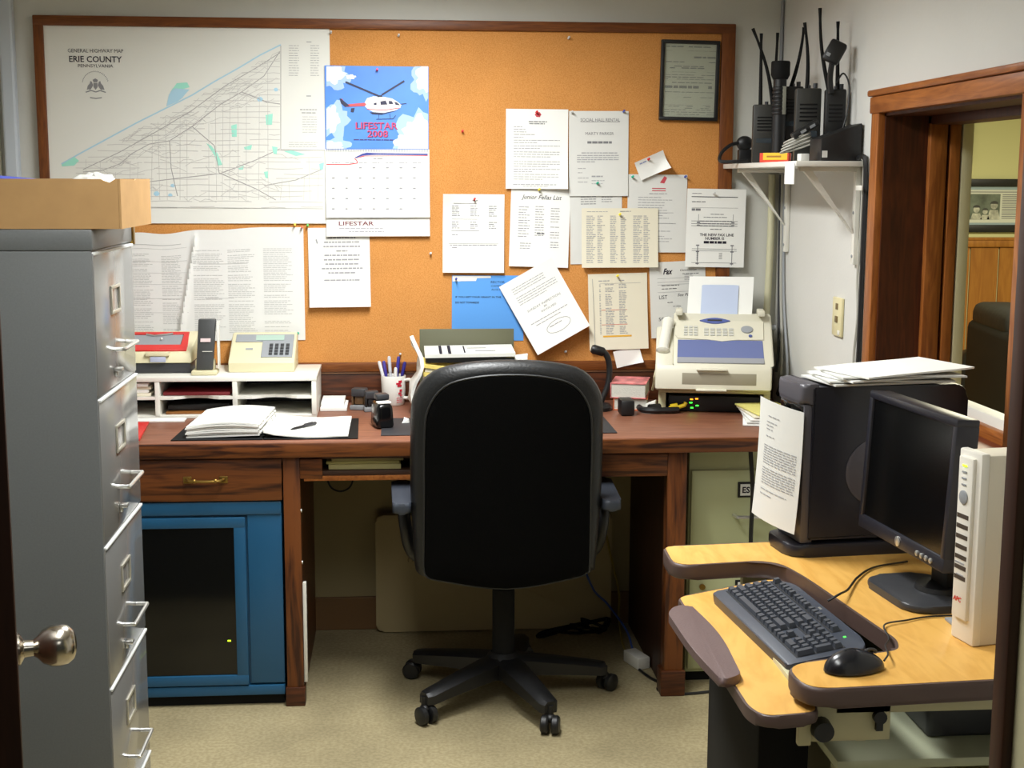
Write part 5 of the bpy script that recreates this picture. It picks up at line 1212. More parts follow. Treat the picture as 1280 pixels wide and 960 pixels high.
fx.scale.x = 1.05
for o_ in (fx, rs_, rt):
    o_.rotation_euler[2] = R(-11); o_.location.x += 0.008; o_.location.y -= 0.035
    if o_ is not fx:
        p0 = Vector((1.09, 4.76, 0)); d_ = Vector((o_.location.x-0.008, o_.location.y+0.035, 0))-p0; d_.rotate(__import__('mathutils').Euler((0, 0, R(-11))))
        o_.location.x, o_.location.y = p0.x+d_.x+0.008, p0.y+d_.y-0.035
feed.rotation_euler[2] = R(-11); d_ = Vector((feed.location.x-1.09, feed.location.y-4.76, 0)); d_.rotate(__import__('mathutils').Euler((0, 0, R(-11)))); feed.location.x, feed.location.y = 1.098+d_.x, 4.725+d_.y
# black and yellow tool, papers at the right of the stand
tl = thing('crimping_tool', 'black handled tool with a yellow end lying in front of the fax stand', 'tool', (0.90, 4.66, S))
b = B(); b.tube(bez([(0.832, 4.70, S+.014), (0.838, 4.665, S+.012), (0.87, 4.645, S+.012), (0.92, 4.645, S+.012), (0.962, 4.652, S+.012)], 5), 0.011, 8, rad=None); b.tube([(0.86, 4.66, S+.018), (0.90, 4.675, S+.018)], 0.013); b.done('handle', M_BLACK, tl)
b = B(); b.tube([(0.93, 4.662, S+.016), (0.965, 4.662, S+.020), (0.985, 4.664, S+.026), (0.990, 4.664, S+.036)], 0.007); b.tube([(0.935, 4.664, S+.022), (0.96, 4.664, S+.026)], 0.008); b.done('yellow_grip', M_YELLOW, tl)
b = B(); b.hexa([(0.850, 4.70, S+.001), (0.885, 4.69, S+.001), (0.895, 4.715, S+.001), (0.860, 4.725, S+.001)], [(0.855, 4.70, S+.026), (0.888, 4.692, S+.040), (0.895, 4.712, S+.040), (0.862, 4.722, S+.026)], 0.002); b.done('eraser', M_WHITEP, None, 'small white block leaning behind the black and yellow tool', 'block')
for i in range(5):
    b = B(); a = R(-14+i*5); cx_, cy_ = 1.235, 4.515; z0 = S+0.001+i*0.008
    M_ = Matrix.Translation((cx_+i*.003, cy_-.03+i*.008, z0)) @ Matrix.Rotation(a, 4, 'Z')
    b.box(-0.085, 0.07, -0.125, 0.11, 0, 0.006, 0.001, 1, M_); b.done('paper_sheet', (M_PAPER, M_PAPERG, M_PAPER, M_PAPERY, mat('yellow_sheet', (214, 206, 120), 0.7))[i], None,
        ('lowest sheet of the loose pile right of the fax stand', 'second sheet of the loose pile right of the fax stand', 'middle sheet of the loose pile right of the fax stand', 'fourth cream sheet of the loose pile right of the fax stand', 'yellow sheet on top of the loose pile right of the fax stand')[i], 'paper', 'loose papers right of the fax')

# ------------------------------------------------------------------ wall shelf with radios in the corner
ZS = 1.697
sh = thing('wall_shelf', 'small white corner shelf on brackets beside the window, crowded with radios', 'shelf', (1.28, 4.5, ZS))
b = B(); b.box(1.166, WX-0.001, 4.02, WY-0.001, ZS, ZS+0.016, 0.002); b.done('shelf_board', M_WHITEP, sh)
for y in (4.075, 4.82):
    b = B(); b.box(WX-0.016, WX-0.001, y-0.013, y+0.013, 1.405, ZS-0.001, 0.002); b.box(1.19, WX-0.014, y-0.013, y+0.013, ZS-0.014, ZS-0.001, 0.002)
    b.hexa([(WX-0.030, y-0.010, 1.515), (WX-0.010, y-0.010, 1.490), (WX-0.010, y+0.010, 1.490), (WX-0.030, y+0.010, 1.515)], [(1.202, y-0.010, ZS-0.010), (1.228, y-0.010, ZS-0.010), (1.228, y+0.010, ZS-0.010), (1.202, y+0.010, ZS-0.010)])
    br = b.done('bracket', M_WHITEP, sh)
    b = B()
    for z in (1.43, 1.56): b.cyl((WX-0.018, y, z), (WX-0.0155, y, z), 0.005, n=8)
    b.done('screw', M_GREYP, br)
b = B(); b.box(1.125, 1.165, 4.018, 4.0195, ZS-0.052, ZS+0.004); b.hexa([(1.1655, 4.02, ZS-0.05), (1.1645, 4.02, ZS-0.05), (1.1645, 4.085, ZS-0.05), (1.1655, 4.085, ZS-0.05)], [(1.1655, 4.02, ZS+0.003), (1.1645, 4.02, ZS+0.003), (1.1645, 4.085, ZS+0.003), (1.1655, 4.085, ZS+0.003)])
b.bm.free()
B().box(1.1635, 1.1655, 4.03, 4.13, ZS-0.052, ZS+0.010).done('paper_tag', M_PAPER, None, 'white paper tag stuck to the near corner of the wall shelf', 'tag', smooth=False)
ST = ZS+0.0165
def antenna(b, p0, p1, r0=0.0068, r1=0.0038, bend=0.0):
    p0, p1 = Vector(p0), Vector(p1); n_ = 8
    pts = [p0.lerp(p1, i/n_)+Vector((bend*math.sin(PI*i/n_), 0, 0)) for i in range(n_+1)]
    b.tube(pts, r0, 8, rad=[r0+(r1-r0)*i/n_ for i in range(n_)]+[r1*1.5])
def radio(label, x, y, w, d, h, ants, rz=0, z=ST, col=M_BLACK, grp='hand held radios on the wall shelf', base=None):
    t = thing('handheld_radio', label, 'radio', (x, y, z), (0, 0, R(rz)), grp)
    bd = B().box(-w/2, w/2, -d/2, d/2, 0.0005, h, 0.005).done('body', col, t, world=False)
    b = B()
    for i in range(5): b.box(-w*.34, w*.34, -d/2-0.0015, -d/2+0.001, h*.55+i*h*.055, h*.55+i*h*.055+h*.02)
    b.done('speaker_grille', M_BLACKM, bd, world=False)
    b = B(); b.cyl((w*.28, 0, h), (w*.28, 0, h+.016), 0.007, n=12); b.cyl((w*.02, 0, h), (w*.02, 0, h+.010), 0.006, n=12); b.done('knob', M_DKGREY, t, world=False)
    b = B(); b.box(-w*.36, w*.36, -d/2-0.0012, -d/2+.001, h*.34, h*.42); b.done('display', mat('radio_lens', (52, 60, 66), 0.2), bd, world=False)
    for a in ants:
        b = B(); antenna(b, (a[0], 0, h-.002), (a[1], a[4] if len(a) > 4 else 0, a[2]), bend=a[3] if len(a) > 3 else 0); b.done('antenna', M_BLACKM, t, world=False)
    return t
GR = mat('radio_olive', (46, 46, 42), 0.5)
radio('tall olive black radio nearest the cork board with two crossing whip antennas', 1.214, 4.56, 0.084, 0.045, 0.190, [(0.022, -0.050, 0.436, 0.012), (-0.018, -0.022, 0.42, 0.0)], -10, col=GR)
radio('black radio tucked behind the flashlight with a thin upright antenna', 1.285, 4.68, 0.06, 0.045, 0.175, [(-0.012, -0.006, 0.435)], -5)
radio('black radio standing in a charger at the middle of the shelf, thin antenna leaning right', 1.294, 4.53, 0.066, 0.05, 0.195, [(-0.006, 0.030, 0.385, 0.006)], -10, z=ST+0.052)
radio('wide dark radio on the shelf with the tall slightly bowed antenna', 1.272, 4.28, 0.078, 0.045, 0.225, [(-0.004, -0.018, 0.425, 0.006)], -10, z=ST, col=GR)
radio('rightmost black radio near the wall with a long antenna leaning far left', 1.333, 4.20, 0.062, 0.042, 0.218, [(-0.02, -0.055, 0.46, -0.008), (0.006, 0.0, 0.42, 0.0)], -10, z=ST)
# chargers under them
def charger(label, x0, x1, y0, y1, h0, h1):
    t = thing('radio_charger', label, 'charger', ((x0+x1)/2, (y0+y1)/2, ST), group='radio chargers on the wall shelf')
    b = B(); b.hexa([(x0, y0, ST+.0005), (x1, y0, ST+.0005), (x1, y1, ST+.0005), (x0, y1, ST+.0005)], [(x0, y0, ST+h0), (x1, y0, ST+h1), (x1, y1, ST+h1), (x0, y1, ST+h0)], 0.004); b.done('housing', M_BLACK, t)
    b = B(); b.box(x0+.004, x0+.02, y0-.001, y0+.001, ST+.010, ST+.03); b.done('label', M_PAPERG, t, smooth=False)
charger('grey black charger cradle under the middle radio', 1.262, 1.345, 4.48, 4.58, 0.05, 0.05)
charger('large black charger with a sloping left side, nearest the window', 1.248, 1.372, 4.05, 4.165, 0.066, 0.112)
B().box(1.20, 1.226, 4.09, 4.13, ST+.0005, ST+.022, 0.002).done('charger_plug', M_PAPERG, None, 'small pale charger plug in front of the coiled cable on the shelf', 'plug')
# flashlight
fl = thing('flashlight', 'ribbed black flashlight standing head up among the radios', 'flashlight', (1.243, 4.50, ST))
b = B(); b.lathe([(0.0, 0.0), (0.022, 0.0), (0.022, 0.15), (0.0, 0.15)], (1.243, 4.50, ST), n=20); 
for i in range(7): b.lathe([(0.022, .155+i*.013), (0.0245, .158+i*.013), (0.0245, .163+i*.013), (0.022, .166+i*.013)], (1.243, 4.50, ST), n=20)
b.lathe([(0.0, 0.15), (0.021, 0.15), (0.021, 0.27), (0.0, 0.27)], (1.243, 4.50, ST), n=20); b.done('barrel', M_BLACK, fl)
b = B(); b.lathe([(0.024, .268), (0.031, .282), (0.031, .322), (0.028, .326), (0.0, .326)], (1.243, 4.50, ST), n=20); b.done('head', M_BLACKM, fl)
b = B(); b.box(1.246, 1.258, 4.4755, 4.480, ST+.155, ST+.245, 0.001); b.done('reflective_strip', mat('reflector_strip', (140, 140, 128), 0.3), fl)
# speaker microphone with coiled cord at the left end
sm = thing('speaker_microphone', 'black speaker microphone with a coiled cord at the cork board end of the shelf', 'microphone', (1.20, 4.80, ST))
b = B(); b.box(1.182, 1.232, 4.78, 4.81, ST+.0005, ST+.05, 0.006); b.ell((1.205, 4.795, ST+.070), (0.030, 0.02, 0.026), 14, 10); b.done('microphone_body', M_BLACK, sm)
b = B(); b.tube(bez([(1.185, 4.79, ST+.072), (1.150, 4.78, ST+.062), (1.118, 4.77, ST+.036), (1.110, 4.75, ST+.008), (1.15, 4.72, ST+.006), (1.195, 4.71, ST+.007)], 8), 0.0062, 8)
b.done('cord', M_BLACK, sm)
# shoulder mic perched on the antennas
mc = thing('hand_microphone', 'black square hand microphone perched high on the rightmost radio antenna', 'microphone', (1.312, 4.165, ST+.26))
M_ = Matrix.Translation((1.313, 4.158, ST+.325)) @ Matrix.Rotation(R(28), 4, 'Y') @ Matrix.Rotation(R(-20), 4, 'Z')
b = B(); b.box(-0.026, 0.026, -0.016, 0.014, -0.034, 0.034, 0.008, 2, M_); b.done('microphone_body', M_BLACK, mc)
b = B(); b.box(-0.018, -0.006, -0.0175, -0.015, -0.022, -0.012, 0, 1, M_); b.done('button', M_GREYP, mc)
b = B(); b.tube(bez([(1.308, 4.165, ST+.295), (1.306, 4.172, ST+.25), (1.312, 4.175, ST+.205)], 6), 0.009, 8); b.tube(bez([(1.322, 4.162, ST+.235), (1.340, 4.15, ST+.262), (1.356, 4.14, ST+.225), (1.352, 4.135, ST+.15), (1.342, 4.14, ST+.10)], 8), 0.0028, 6); b.done('cord', M_BLACK, mc)
# coiled grey cable
cc = thing('coiled_cable', 'coil of pale grey cable lying on the shelf before the chargers', 'cable', (1.22, 4.2, ST))
b = B()
for i in range(4): b.tube([(1.222+(0.050-.004*i)*math.cos(a), 4.215+(0.026+.006*i)*math.sin(a), ST+.042+i*.010+0.016*math.cos(a+.4)) for a in [q*2*PI/22 for q in range(23)]], 0.0028, 6)
b.done('loop', mat('pale_cable', (176, 174, 164), 0.4), cc)
hz = thing('holster', 'black leather radio holster lying across the coiled cable', 'holster', (1.235, 4.17, ST+.03))
M_ = Matrix.Translation((1.238, 4.185, ST+.096)) @ Matrix.Rotation(R(-30), 4, 'Y')
b = B(); b.box(-0.045, 0.045, -0.016, 0.016, -0.011, 0.011, 0.006, 2, M_); b.done('sheath', M_LEATHER, hz)
b = B(); b.box(-0.02, -0.002, -0.0175, -0.015, -0.004, 0.004, 0, 1, M_); b.box(0.012, 0.03, -0.0175, -0.015, -0.004, 0.004, 0, 1, M_); b.done('strap', M_GREYP, hz)
# yellow and red battery box
yb = thing('battery_box', 'small yellow and red carton at the front edge of the wall shelf', 'box', (1.21, 4.42, ST))
def yq(t, d, z): return (1.168+0.080*t+0.016*d, 4.445-0.052*t+0.025*d, ST+z)
def ybox(b, t0, t1, d0, d1, z0, z1): b.hexa([yq(t0, d0, z0), yq(t1, d0, z0), yq(t1, d1, z0), yq(t0, d1, z0)], [yq(t0, d0, z1), yq(t1, d0, z1), yq(t1, d1, z1), yq(t0, d1, z1)])
b = B(); ybox(b, 0, 1, 0, 1, .0005, .030); b.done('carton', mat('carton_red', (226, 66, 36), 0.5), yb, smooth=False)
b = B(); ybox(b, .12, .96, -.03, .7, .008, .0304); b.done('yellow_panel', mat('carton_yellow', (250, 196, 40), 0.5), yb, smooth=False)
b = B(); ybox(b, .25, .75, -.05, 0, .016, .0215); b.done('printed_text', mat('carton_ink', (170, 120, 30), 0.6), yb, smooth=False)

# cords running down from the shelf, tape, light switch plate, corner conduit
def cord(name, pts, r, m, label, n=10, par=None):
    b = B(); b.tube(bez(pts, n), r, 6)
    return b.done(name, m, par) if par else b.done(name, m, None, label, 'cable')
cord('hanging_cable', [(1.345, 4.125, ST+.006), (WX-.012, 4.025, ST+.006), (WX-.008, 4.020, ZS-.03), (WX-.008, 4.020, 1.60), (WX-.008, 4.028, 1.48), (WX-.008, 4.04, 1.36), (WX-.008, 4.025, 1.25), (WX-.008, 4.045, 1.12), (WX-.008, 4.035, 0.98)], 0.004, mat('pale_cable', (176, 174, 164), 0.4), 'pale grey cord dropping from the shelf along the window casing')
cord('hanging_cable', [(1.36, 4.045, ST+.009), (WX-.012, 4.005, ST+.008), (WX-.009, 3.9985, ZS-.05), (WX-.009, 3.998, 1.5), (WX-.009, 3.9975, 1.4), (WX-.008, 4.0, 1.2), (WX-.008, 3.998, 0.95)], 0.0075, M_BLACK, 'black cord dropping from the shelf along the window casing')
B().box(WX-0.030, WX-0.0275, 3.968, 4.022, 1.628, 1.642).done('tape_strip', M_WHITEP, None, 'strip of white tape holding the cords to the window casing', 'tape', smooth=False)
sw = thing('wall_outlet', 'narrow beige outlet strip on the white wall below the shelf', 'outlet', (WX, 4.215, 1.17))
b = B(); b.box(WX-0.010, WX-0.0005, 4.172, 4.262, 1.172, 1.293, 0.003); b.done('plate', mat('outlet_ivory', (214, 204, 160), 0.4), sw)
b = B(); b.box(WX-0.013, WX-0.0095, 4.205, 4.228, 1.215, 1.235, 0.001); b.box(WX-0.0115, WX-0.0095, 4.205, 4.228, 1.255, 1.275, 0.001); b.done('socket', mat('outlet_brown', (110, 90, 50), 0.5), sw)
b = B(); b.box(WX-0.012, WX-0.0095, 4.18, 4.2, 1.178, 1.192, 0.001); b.done('switch', M_WHITEP, sw)
b = B(); b.tube(bez([(1.348, WY-.02, ZS-.02), (1.350, WY-.02, 1.45), (1.342, WY-.03, 1.2), (1.332, WY-.035, 0.97)], 10), 0.013, 10); b.done('cable_conduit', mat('ivory_conduit', (206, 202, 168), 0.5), None, 'ivory cable conduit running down the room corner behind the fax', 'conduit')
for i, (dy, m_, lab) in enumerate(((0.03, M_DKGREY, 'dark grey cable in the corner beside the ivory conduit'), (0.055, mat('pale_cable', (176, 174, 164), 0.4), 'pale cable in the corner right of the dark one'), (0.085, M_GREYP, 'grey cable fanning out at the right of the corner cables'))):
    cord('wall_cable', [(WX-.010, WY-.03-dy, ZS-.02), (WX-.008, WY-.03-dy*1.0, 1.5), (WX-.008, WY-.04-dy*1.2, 1.25), (WX-.012, WY-.05-dy*2.0, 1.05), (WX-.02, WY-.04-dy*2.6, 0.968)], 0.005, m_, lab)
cord('cable_bundle', [(1.352, 4.78, 0.90), (1.345, 4.70, 0.955), (1.352, 4.62, 0.975), (1.35, 4.52, 0.955), (1.345, 4.42, 0.87)], 0.012, M_BLACK, 'thick black cable bundle between the fax and the wall')

# ------------------------------------------------------------------ computer table
TZ = 0.80
ct = thing('computer_table', 'tan laminate computer table with dark rounded edges in the right foreground', 'table', (1.0, 2.65, 0))
tp = [(0.613, 3.125), (0.605, 2.952), (0.842, 2.985), (0.872, 2.86), (0.925, 2.43), (0.908, 2.378), (0.676, 2.314), (0.680, 2.186), (1.374, 2.235), (1.374, 3.19)]
tpr = rpoly(tp, [0.03, 0.06, 0.07, 0.09, 0.035, 0.02, 0.05, 0.06, 0.005, 0.005], 6)
b = B(); b.prism(tpr, TZ-0.036, TZ-0.0005, lambda u, v, a: (u, v, a), 0.008, 3); b.done('edge_band', M_TANEDGE, ct)
cen = Vector((1.05, 2.65))
def inset(pts, d):
    out = []; n = len(pts)
    for i in range(n):
        a, p, c = Vector(pts[i-1]), Vector(pts[i]), Vector(pts[(i+1) % n]); t = ((p-a).normalized()+(c-p).normalized()).normalized()
        out.append(tuple(p+Vector((-t.y, t.x))*d))
    return out
sgn = 1 if sum(tpr[i-1][0]*tpr[i][1]-tpr[i][0]*tpr[i-1][1] for i in range(len(tpr))) > 0 else -1
b = B(); b.prism(inset(tpr, sgn*0.006), TZ-0.003, TZ, lambda u, v, a: (u, v, a)); b.done('laminate_top', M_TAN, ct, smooth=False)
# steel frame, side panels, adjuster under the near wing
b = B(); b.box(0.76, 1.33, 2.262, 2.285, TZ-0.075, TZ-0.037, 0.002); b.box(0.70, 0.735, 2.28, 2.46, TZ-0.075, TZ-0.037, 0.002); b.box(1.33, 1.36, 2.26, 3.1, TZ-0.075, TZ-0.037, 0.002); b.done('apron_rail', M_CREAMTABLE, ct)
b = B(); b.box(0.715, 0.860, 2.262, 2.266, TZ-0.125, TZ-0.04, 0.001); b.box(0.692, 0.716, 2.255, 2.27, TZ-0.13, TZ-0.03, 0.003); br = b.done('height_bracket', M_CREAMTABLE, ct)
b = B(); b.cyl((0.733, 2.262, TZ-0.098), (0.733, 2.236, TZ-0.098), 0.020, 0.018, 18); b.done('adjuster_knob', M_BLACK, br); b = B(); b.cyl((0.838, 2.262, TZ-0.08), (0.838, 2.250, TZ-0.08), 0.012, n=14); b.box(0.832, 0.844, 2.253, 2.262, TZ-0.105, TZ-0.082); b.done('lock_lever', M_BLACK, br)
B().box(0.80, 1.345, 3.085, 3.11, 0.0, TZ-0.037, 0.002).done('back_panel', M_CREAMTABLE, ct)
B().box(1.345, 1.366, 2.27, 3.11, 0.0, TZ-0.04, 0.002).done('side_panel', M_CREAMTABLE, ct)
B().box(0.865, 0.885, 2.45, 3.08, 0.0, TZ-0.075, 0.002).done('side_panel', M_CREAMTABLE, ct)
B().box(0.80, 1.344, 2.36, 3.08, 0.575, 0.593, 0.002).done('lower_shelf', mat('pale_green_shelf', (186, 190, 160), 0.35), ct)
b = B(); b.box(0.80, 0.83, 2.36, 2.40, 0.0, 0.575, 0.003); b.done('leg', M_CREAMTABLE, ct)
B().box(0.688, 0.79, 2.50, 2.93, 0.001, 0.715, 0.006).done('computer_case', M_BLACKM, None, 'large matt black case standing on the floor beneath the keyboard tray', 'computer')
B().box(1.005, 1.14, 2.45, 2.62, 0.5935, 0.735, 0.010, 3).done('subwoofer', M_DKGREY, None, 'dark box speaker on the lower shelf of the computer table', 'speaker')

# keyboard tray: tilts up towards the table
KTILT = 0.105
def ktz(x): return 0.743+(x-0.60)*KTILT
tr = thing('keyboard_tray', 'tan keyboard tray with a dark padded wrist rest, pulled out from the computer table', 'keyboard tray', (0.73, 2.6, 0.74))
kp = rpoly([(0.606, 2.905), (0.835, 2.955), (0.862, 2.90), (0.880, 2.46), (0.85, 2.43), (0.725, 2.41), (0.715, 2.20), (0.618, 2.21), (0.600, 2.26)], [0.02, 0.04, 0.05, 0.03, 0.02, 0.03, 0.03, 0.03, 0.03], 5)
b = B(); b.prism(kp, -0.024, -0.0005, lambda u, v, a: (u, v, ktz(u)+a), 0.006, 2); b.done('edge_band', M_TANEDGE, tr)
sg = 1 if sum(kp[i-1][0]*kp[i][1]-kp[i][0]*kp[i-1][1] for i in range(len(kp))) > 0 else -1
b = B(); b.prism(inset(kp, sg*0.005), -0.003, 0.0, lambda u, v, a: (u, v, ktz(u)+a)); b.done('laminate_top', M_TAN, tr, smooth=False)
wp = rpoly([(0.553, 2.74), (0.575, 2.785), (0.612, 2.80), (0.634, 2.60), (0.618, 2.375), (0.575, 2.345), (0.556, 2.52)], [0.02, 0.02, 0.02, 0.3, 0.015, 0.015, 0.3], 6)
b = B(); b.prism(wp, 0.0005, 0.018, lambda u, v, a: (u, v, ktz(0.60)+a), 0.008, 3); b.done('wrist_rest', M_PADVINYL, tr)
b = B(); b.box(0.585, 0.70, 2.42, 2.72, 0.722, 0.726, 0.001); b.done('slide_plate', M_DKGREY, tr)

# keyboard
KR = (math.atan(KTILT)+R(3), 0, R(-85.5))
kb = thing('keyboard', 'dark grey computer keyboard lying on the tan tray', 'keyboard', (0.772, 2.617, ktz(0.772)+0.012), KR)
KL, KD = 0.460, 0.170
b = B(); pts = rpoly([(-KL/2, -KD/2), (KL/2, -KD/2), (KL/2, KD/2-0.014), (KL/2-0.05, KD/2), (-KL/2+0.05, KD/2), (-KL/2, KD/2-0.03)], [0.012, 0.012, 0.02, 0.05, 0.05, 0.02], 4)
b.prism(pts, -0.010, 0.014, lambda u, v, a: (u, v, a), 0.004, 2); b.done('case', M_KBODY, kb, world=False)
b = B(); U = 0.0185; kx0 = -KL/2+0.016; ky0 = -KD/2+0.030
wells = ((0, 15*U, 0, 5*U), (0, 15*U, 5.5*U, 6.5*U), (15.35*U, 18.35*U, 3*U, 5*U), (15.35*U, 18.35*U, 0, U), (16.35*U, 17.35*U, U, 2*U), (18.7*U, 22.7*U, 0, 5*U), (15.35*U, 18.35*U, 5.5*U, 6.5*U))
for x0, x1, y0, y1 in wells: b.box(kx0+x0-.002, kx0+min(x1, 23.4*U)+.002, ky0+y0-.002, ky0+y1+.002, 0.0135, 0.0146)
b.done('key_well', M_WELL, kb, world=False)
keymesh = {}
def kkey(x, y, w, h=1):
    if (w, h) not in keymesh:
        b = B(); ww, hh = w*U-.0025, h*U-.0025
        b.hexa([(-ww/2, -hh/2, 0), (ww/2, -hh/2, 0), (ww/2, hh/2, 0), (-ww/2, hh/2, 0)], [(-ww/2+.0025, -hh/2+.0022, .009), (ww/2-.0025, -hh/2+.0022, .009), (ww/2-.0025, hh/2-.0030, .0095), (-ww/2+.0025, hh/2-.0030, .0095)])
        o = b.done('key', M_KEY, kb, world=False, smooth=False); keymesh[(w, h)] = o
    else:
        o = copy_part(keymesh[(w, h)], kb)
    o.location = (kx0+(x+w/2)*U, ky0+(y+h/2)*U, 0.0146)
rows_ = [[1.25, 1.25, 1.25, 6.25, 1.25, 1.25, 1.25, 1.25], [2.25]+[1]*10+[2.75], [1.75]+[1]*11+[2.25], [1.5]+[1]*12+[1.5], [1]*13+[2]]
for j, r_ in enumerate(rows_):
    x = 0
    for w_ in r_: kkey(x, j, w_); x += w_
for x in (0, 2, 3, 4, 5, 6.5, 7.5, 8.5, 9.5, 11, 12, 13, 14): kkey(x, 5.5, 1)
for x in (15.35, 16.35, 17.35):
    kkey(x, 4, 1); kkey(x, 3, 1); kkey(x, 0, 1); kkey(x, 5.5, 1)
kkey(16.35, 1, 1)
for j in range(1, 5):
    for i in range(3): kkey(18.7+i, j, 1)
kkey(18.7, 0, 2); kkey(20.7, 0, 1); kkey(21.7, 4, 1); kkey(21.7, 2, 1, 2); kkey(21.7, 0, 1, 2)
b = B(); b.box(kx0+20*U, kx0+20.25*U, ky0+6.0*U, ky0+6.25*U, .0135, .0146); b.done('status_light', M_LED_G, kb, world=False)
b = B(); b.box(kx0+10.6*U, kx0+11.4*U, ky0+6.95*U, ky0+7.2*U, .0138, .0143); b.done('maker_badge', M_CHROME, kb, world=False)

# mouse with its cord
ms = thing('computer_mouse', 'glossy black computer mouse on the near wing of the table', 'mouse', (0.795, 2.275, TZ), (0, 0, R(12)))
b = B(); b.ell((0, 0, 0), (0.058, 0.033, 0.037), 28, 16)
for v in b.bm.verts:
    if v.co.z < 0: v.co.z *= 0.05
    else: v.co.z *= 1.0-0.22*max(0, v.co.x/0.058)
    v.co.z += 0.003; v.co.y *= 1-0.1*(v.co.x/0.058)
b.done('shell', mat('mouse_black', (24, 25, 30), 0.25), ms, world=False)
b = B(); b.tube([(0.030+0.012*math.cos(a), 0, 0.030+0.006*math.sin(a)) for a in [q*PI/6 for q in range(7)]], 0.003, 6); b.done('wheel', M_DKGREY, ms, world=False)
b = B(); b.tube([(-0.02+q*0.009, 0.0, 0.0405-0.0012*abs(q-2)-0.0011*q) for q in range(8)], 0.0006, 4); b.done('button_seam', M_BLACKM, ms, world=False)
cord('mouse_cord', [(0.853, 2.287, TZ+.012), (0.868, 2.31, TZ+.016), (0.885, 2.37, TZ+.010), (0.91, 2.42, TZ+.006), (0.93, 2.50, TZ+.006), (0.985, 2.53, TZ+.004), (1.04, 2.552, TZ+.003), (1.12, 2.556, TZ+.003), (1.20, 2.56, TZ+.003)], 0.0018, M_BLACK, 'thin black mouse cord running back across the tan table', par=ms)
cord('keyboard_cord', [(0.868, 2.66, 0.805), (0.895, 2.665, TZ+.018), (0.93, 2.72, TZ+.010), (0.985, 2.82, TZ+.006), (1.05, 2.90, TZ+.004), (1.14, 2.94, TZ+.004)], 0.0025, M_BLACK, 'black keyboard cord curving across the table towards the computer tower', par=kb)

# dark computer tower on the table
tw = thing('computer_tower', 'large dark computer tower standing on the back of the tan table', 'computer', (0.911, 3.001, TZ), (0, 0, R(6.2)))
TWW, TWD, TWH = 0.155, 0.40, 0.400
b = B(); b.prism(rpoly([(0.018, 0.04), (TWD-0.002, 0.04), (TWD-0.002, TWH-0.006), (0.018, TWH-0.006)], [0.004, 0.01, 0.035, 0.004], 5), 0.0, TWW, lambda u, v, a: (u, a, v), 0.006, 2); b.done('side_case', M_TOWER, tw, world=False)
b = B(); b.prism(rpoly([(-0.008, 0.001), (0.032, 0.001), (0.032, TWW-0.001), (-0.008, TWW-.001)], [0.018, 0.002, 0.002, 0.018], 5), TWH-0.045, TWH+.001, lambda u, v, a: (u, v, a), 0.010, 3); b.done('top_cap', M_TOWERTOP, tw, world=False)
b = B(); b.box(0.0, 0.03, 0.006, TWW-.006, 0.031, TWH-.046, 0.004); fr = b.done('front_panel', M_TOWERTOP, tw, world=False)
b = B(); b.box(-0.002, 0.004, 0.012, TWW-.012, TWH-.085, TWH-.052, 0.002); b.box(-0.002, 0.004, 0.012, TWW-.012, TWH-.125, TWH-.092, 0.002); b.done('drive_bay', M_SMOKE, fr, world=False)
b = B(); b.box(-0.003, 0.003, 0.045, 0.075, 0.050, 0.085, 0.002); b.done('port_door', M_BRASS, fr, world=False)
b = B(); b.prism(rpoly([(-0.028, -0.004), (TWD, -0.008), (TWD, TWW+.006), (-0.028, TWW+.004)], [0.045, 0.01, 0.01, 0.045], 6), 0.0, 0.030, lambda u, v, a: (u, v, a), 0.008, 2)
b.done('foot_skirt', M_TOWER, tw, world=False)
b = B(); b.lathe([(0.078, 0), (0.078, .002), (0.070, .004), (0.0, .005)], (0.180, -0.0005, 0.195), (0, -1, 0), 36); b.done('side_badge', mat('badge_grey', (84, 82, 88), 0.4), tw, world=False)
# letter taped to its front
pt = thing('paper_sheet', 'white typed letter hanging over the front of the dark computer tower', 'paper', (0.895, 3.03, TZ), (0, 0, R(6.2)))
def lf(u, v, l=0.0):  # u across 0..1 (far to near), v up 0..1
    x, y = -0.028+0.036*u*u, 0.142-0.176*u
    return (x-l-0.014*(1-v)**2, y-l*.4, 0.056+0.282*v+0.012*(1-u))
b = B(); g0 = [[b.bm.verts.new(lf(i/8, j/10)) for i in range(9)] for j in range(11)]; g1 = [[b.bm.verts.new(lf(i/8, j/10, -.0006)) for i in range(9)] for j in range(11)]
for j in range(10):
    for i in range(8): b.bm.faces.new((g0[j][i], g0[j][i+1], g0[j+1][i+1], g0[j+1][i])); b.bm.faces.new((g1[j][i], g1[j+1][i], g1[j+1][i+1], g1[j][i+1]))
for j in range(10):
    for i in (0, 8): b.bm.faces.new((g0[j][i], g0[j+1][i], g1[j+1][i], g1[j][i]))
for i in range(8):
    for j in (0, 10): b.bm.faces.new((g0[j][i], g1[j][i], g1[j][i+1], g0[j][i+1]))
b.done('sheet', M_PAPERG, pt, world=False)
b = B(); rr = random.Random(11)
for i, (v, a, c_) in enumerate([(.87, .28, .55), (.82, .24, .5), (.79, .24, .42), (.76, .24, .40), (.70, .24, .45)]+[(.62-.021*i, .20, .92) for i in range(8)]+[(.43-.021*i, .2, .92) for i in range(7)]+[(.25, .2, .8), (.21, .2, .5)]):
    x = a
    while x < c_-.02:
        e = min(c_, x+rr.uniform(.05, .13)); b.poly([lf(x, v, .0008), lf(e, v, .0008), lf(e, v+.008, .0008), lf(x, v+.008, .0008)]); x = e+.018
b.done('printed_text', M_INKL, pt, world=False, smooth=False)
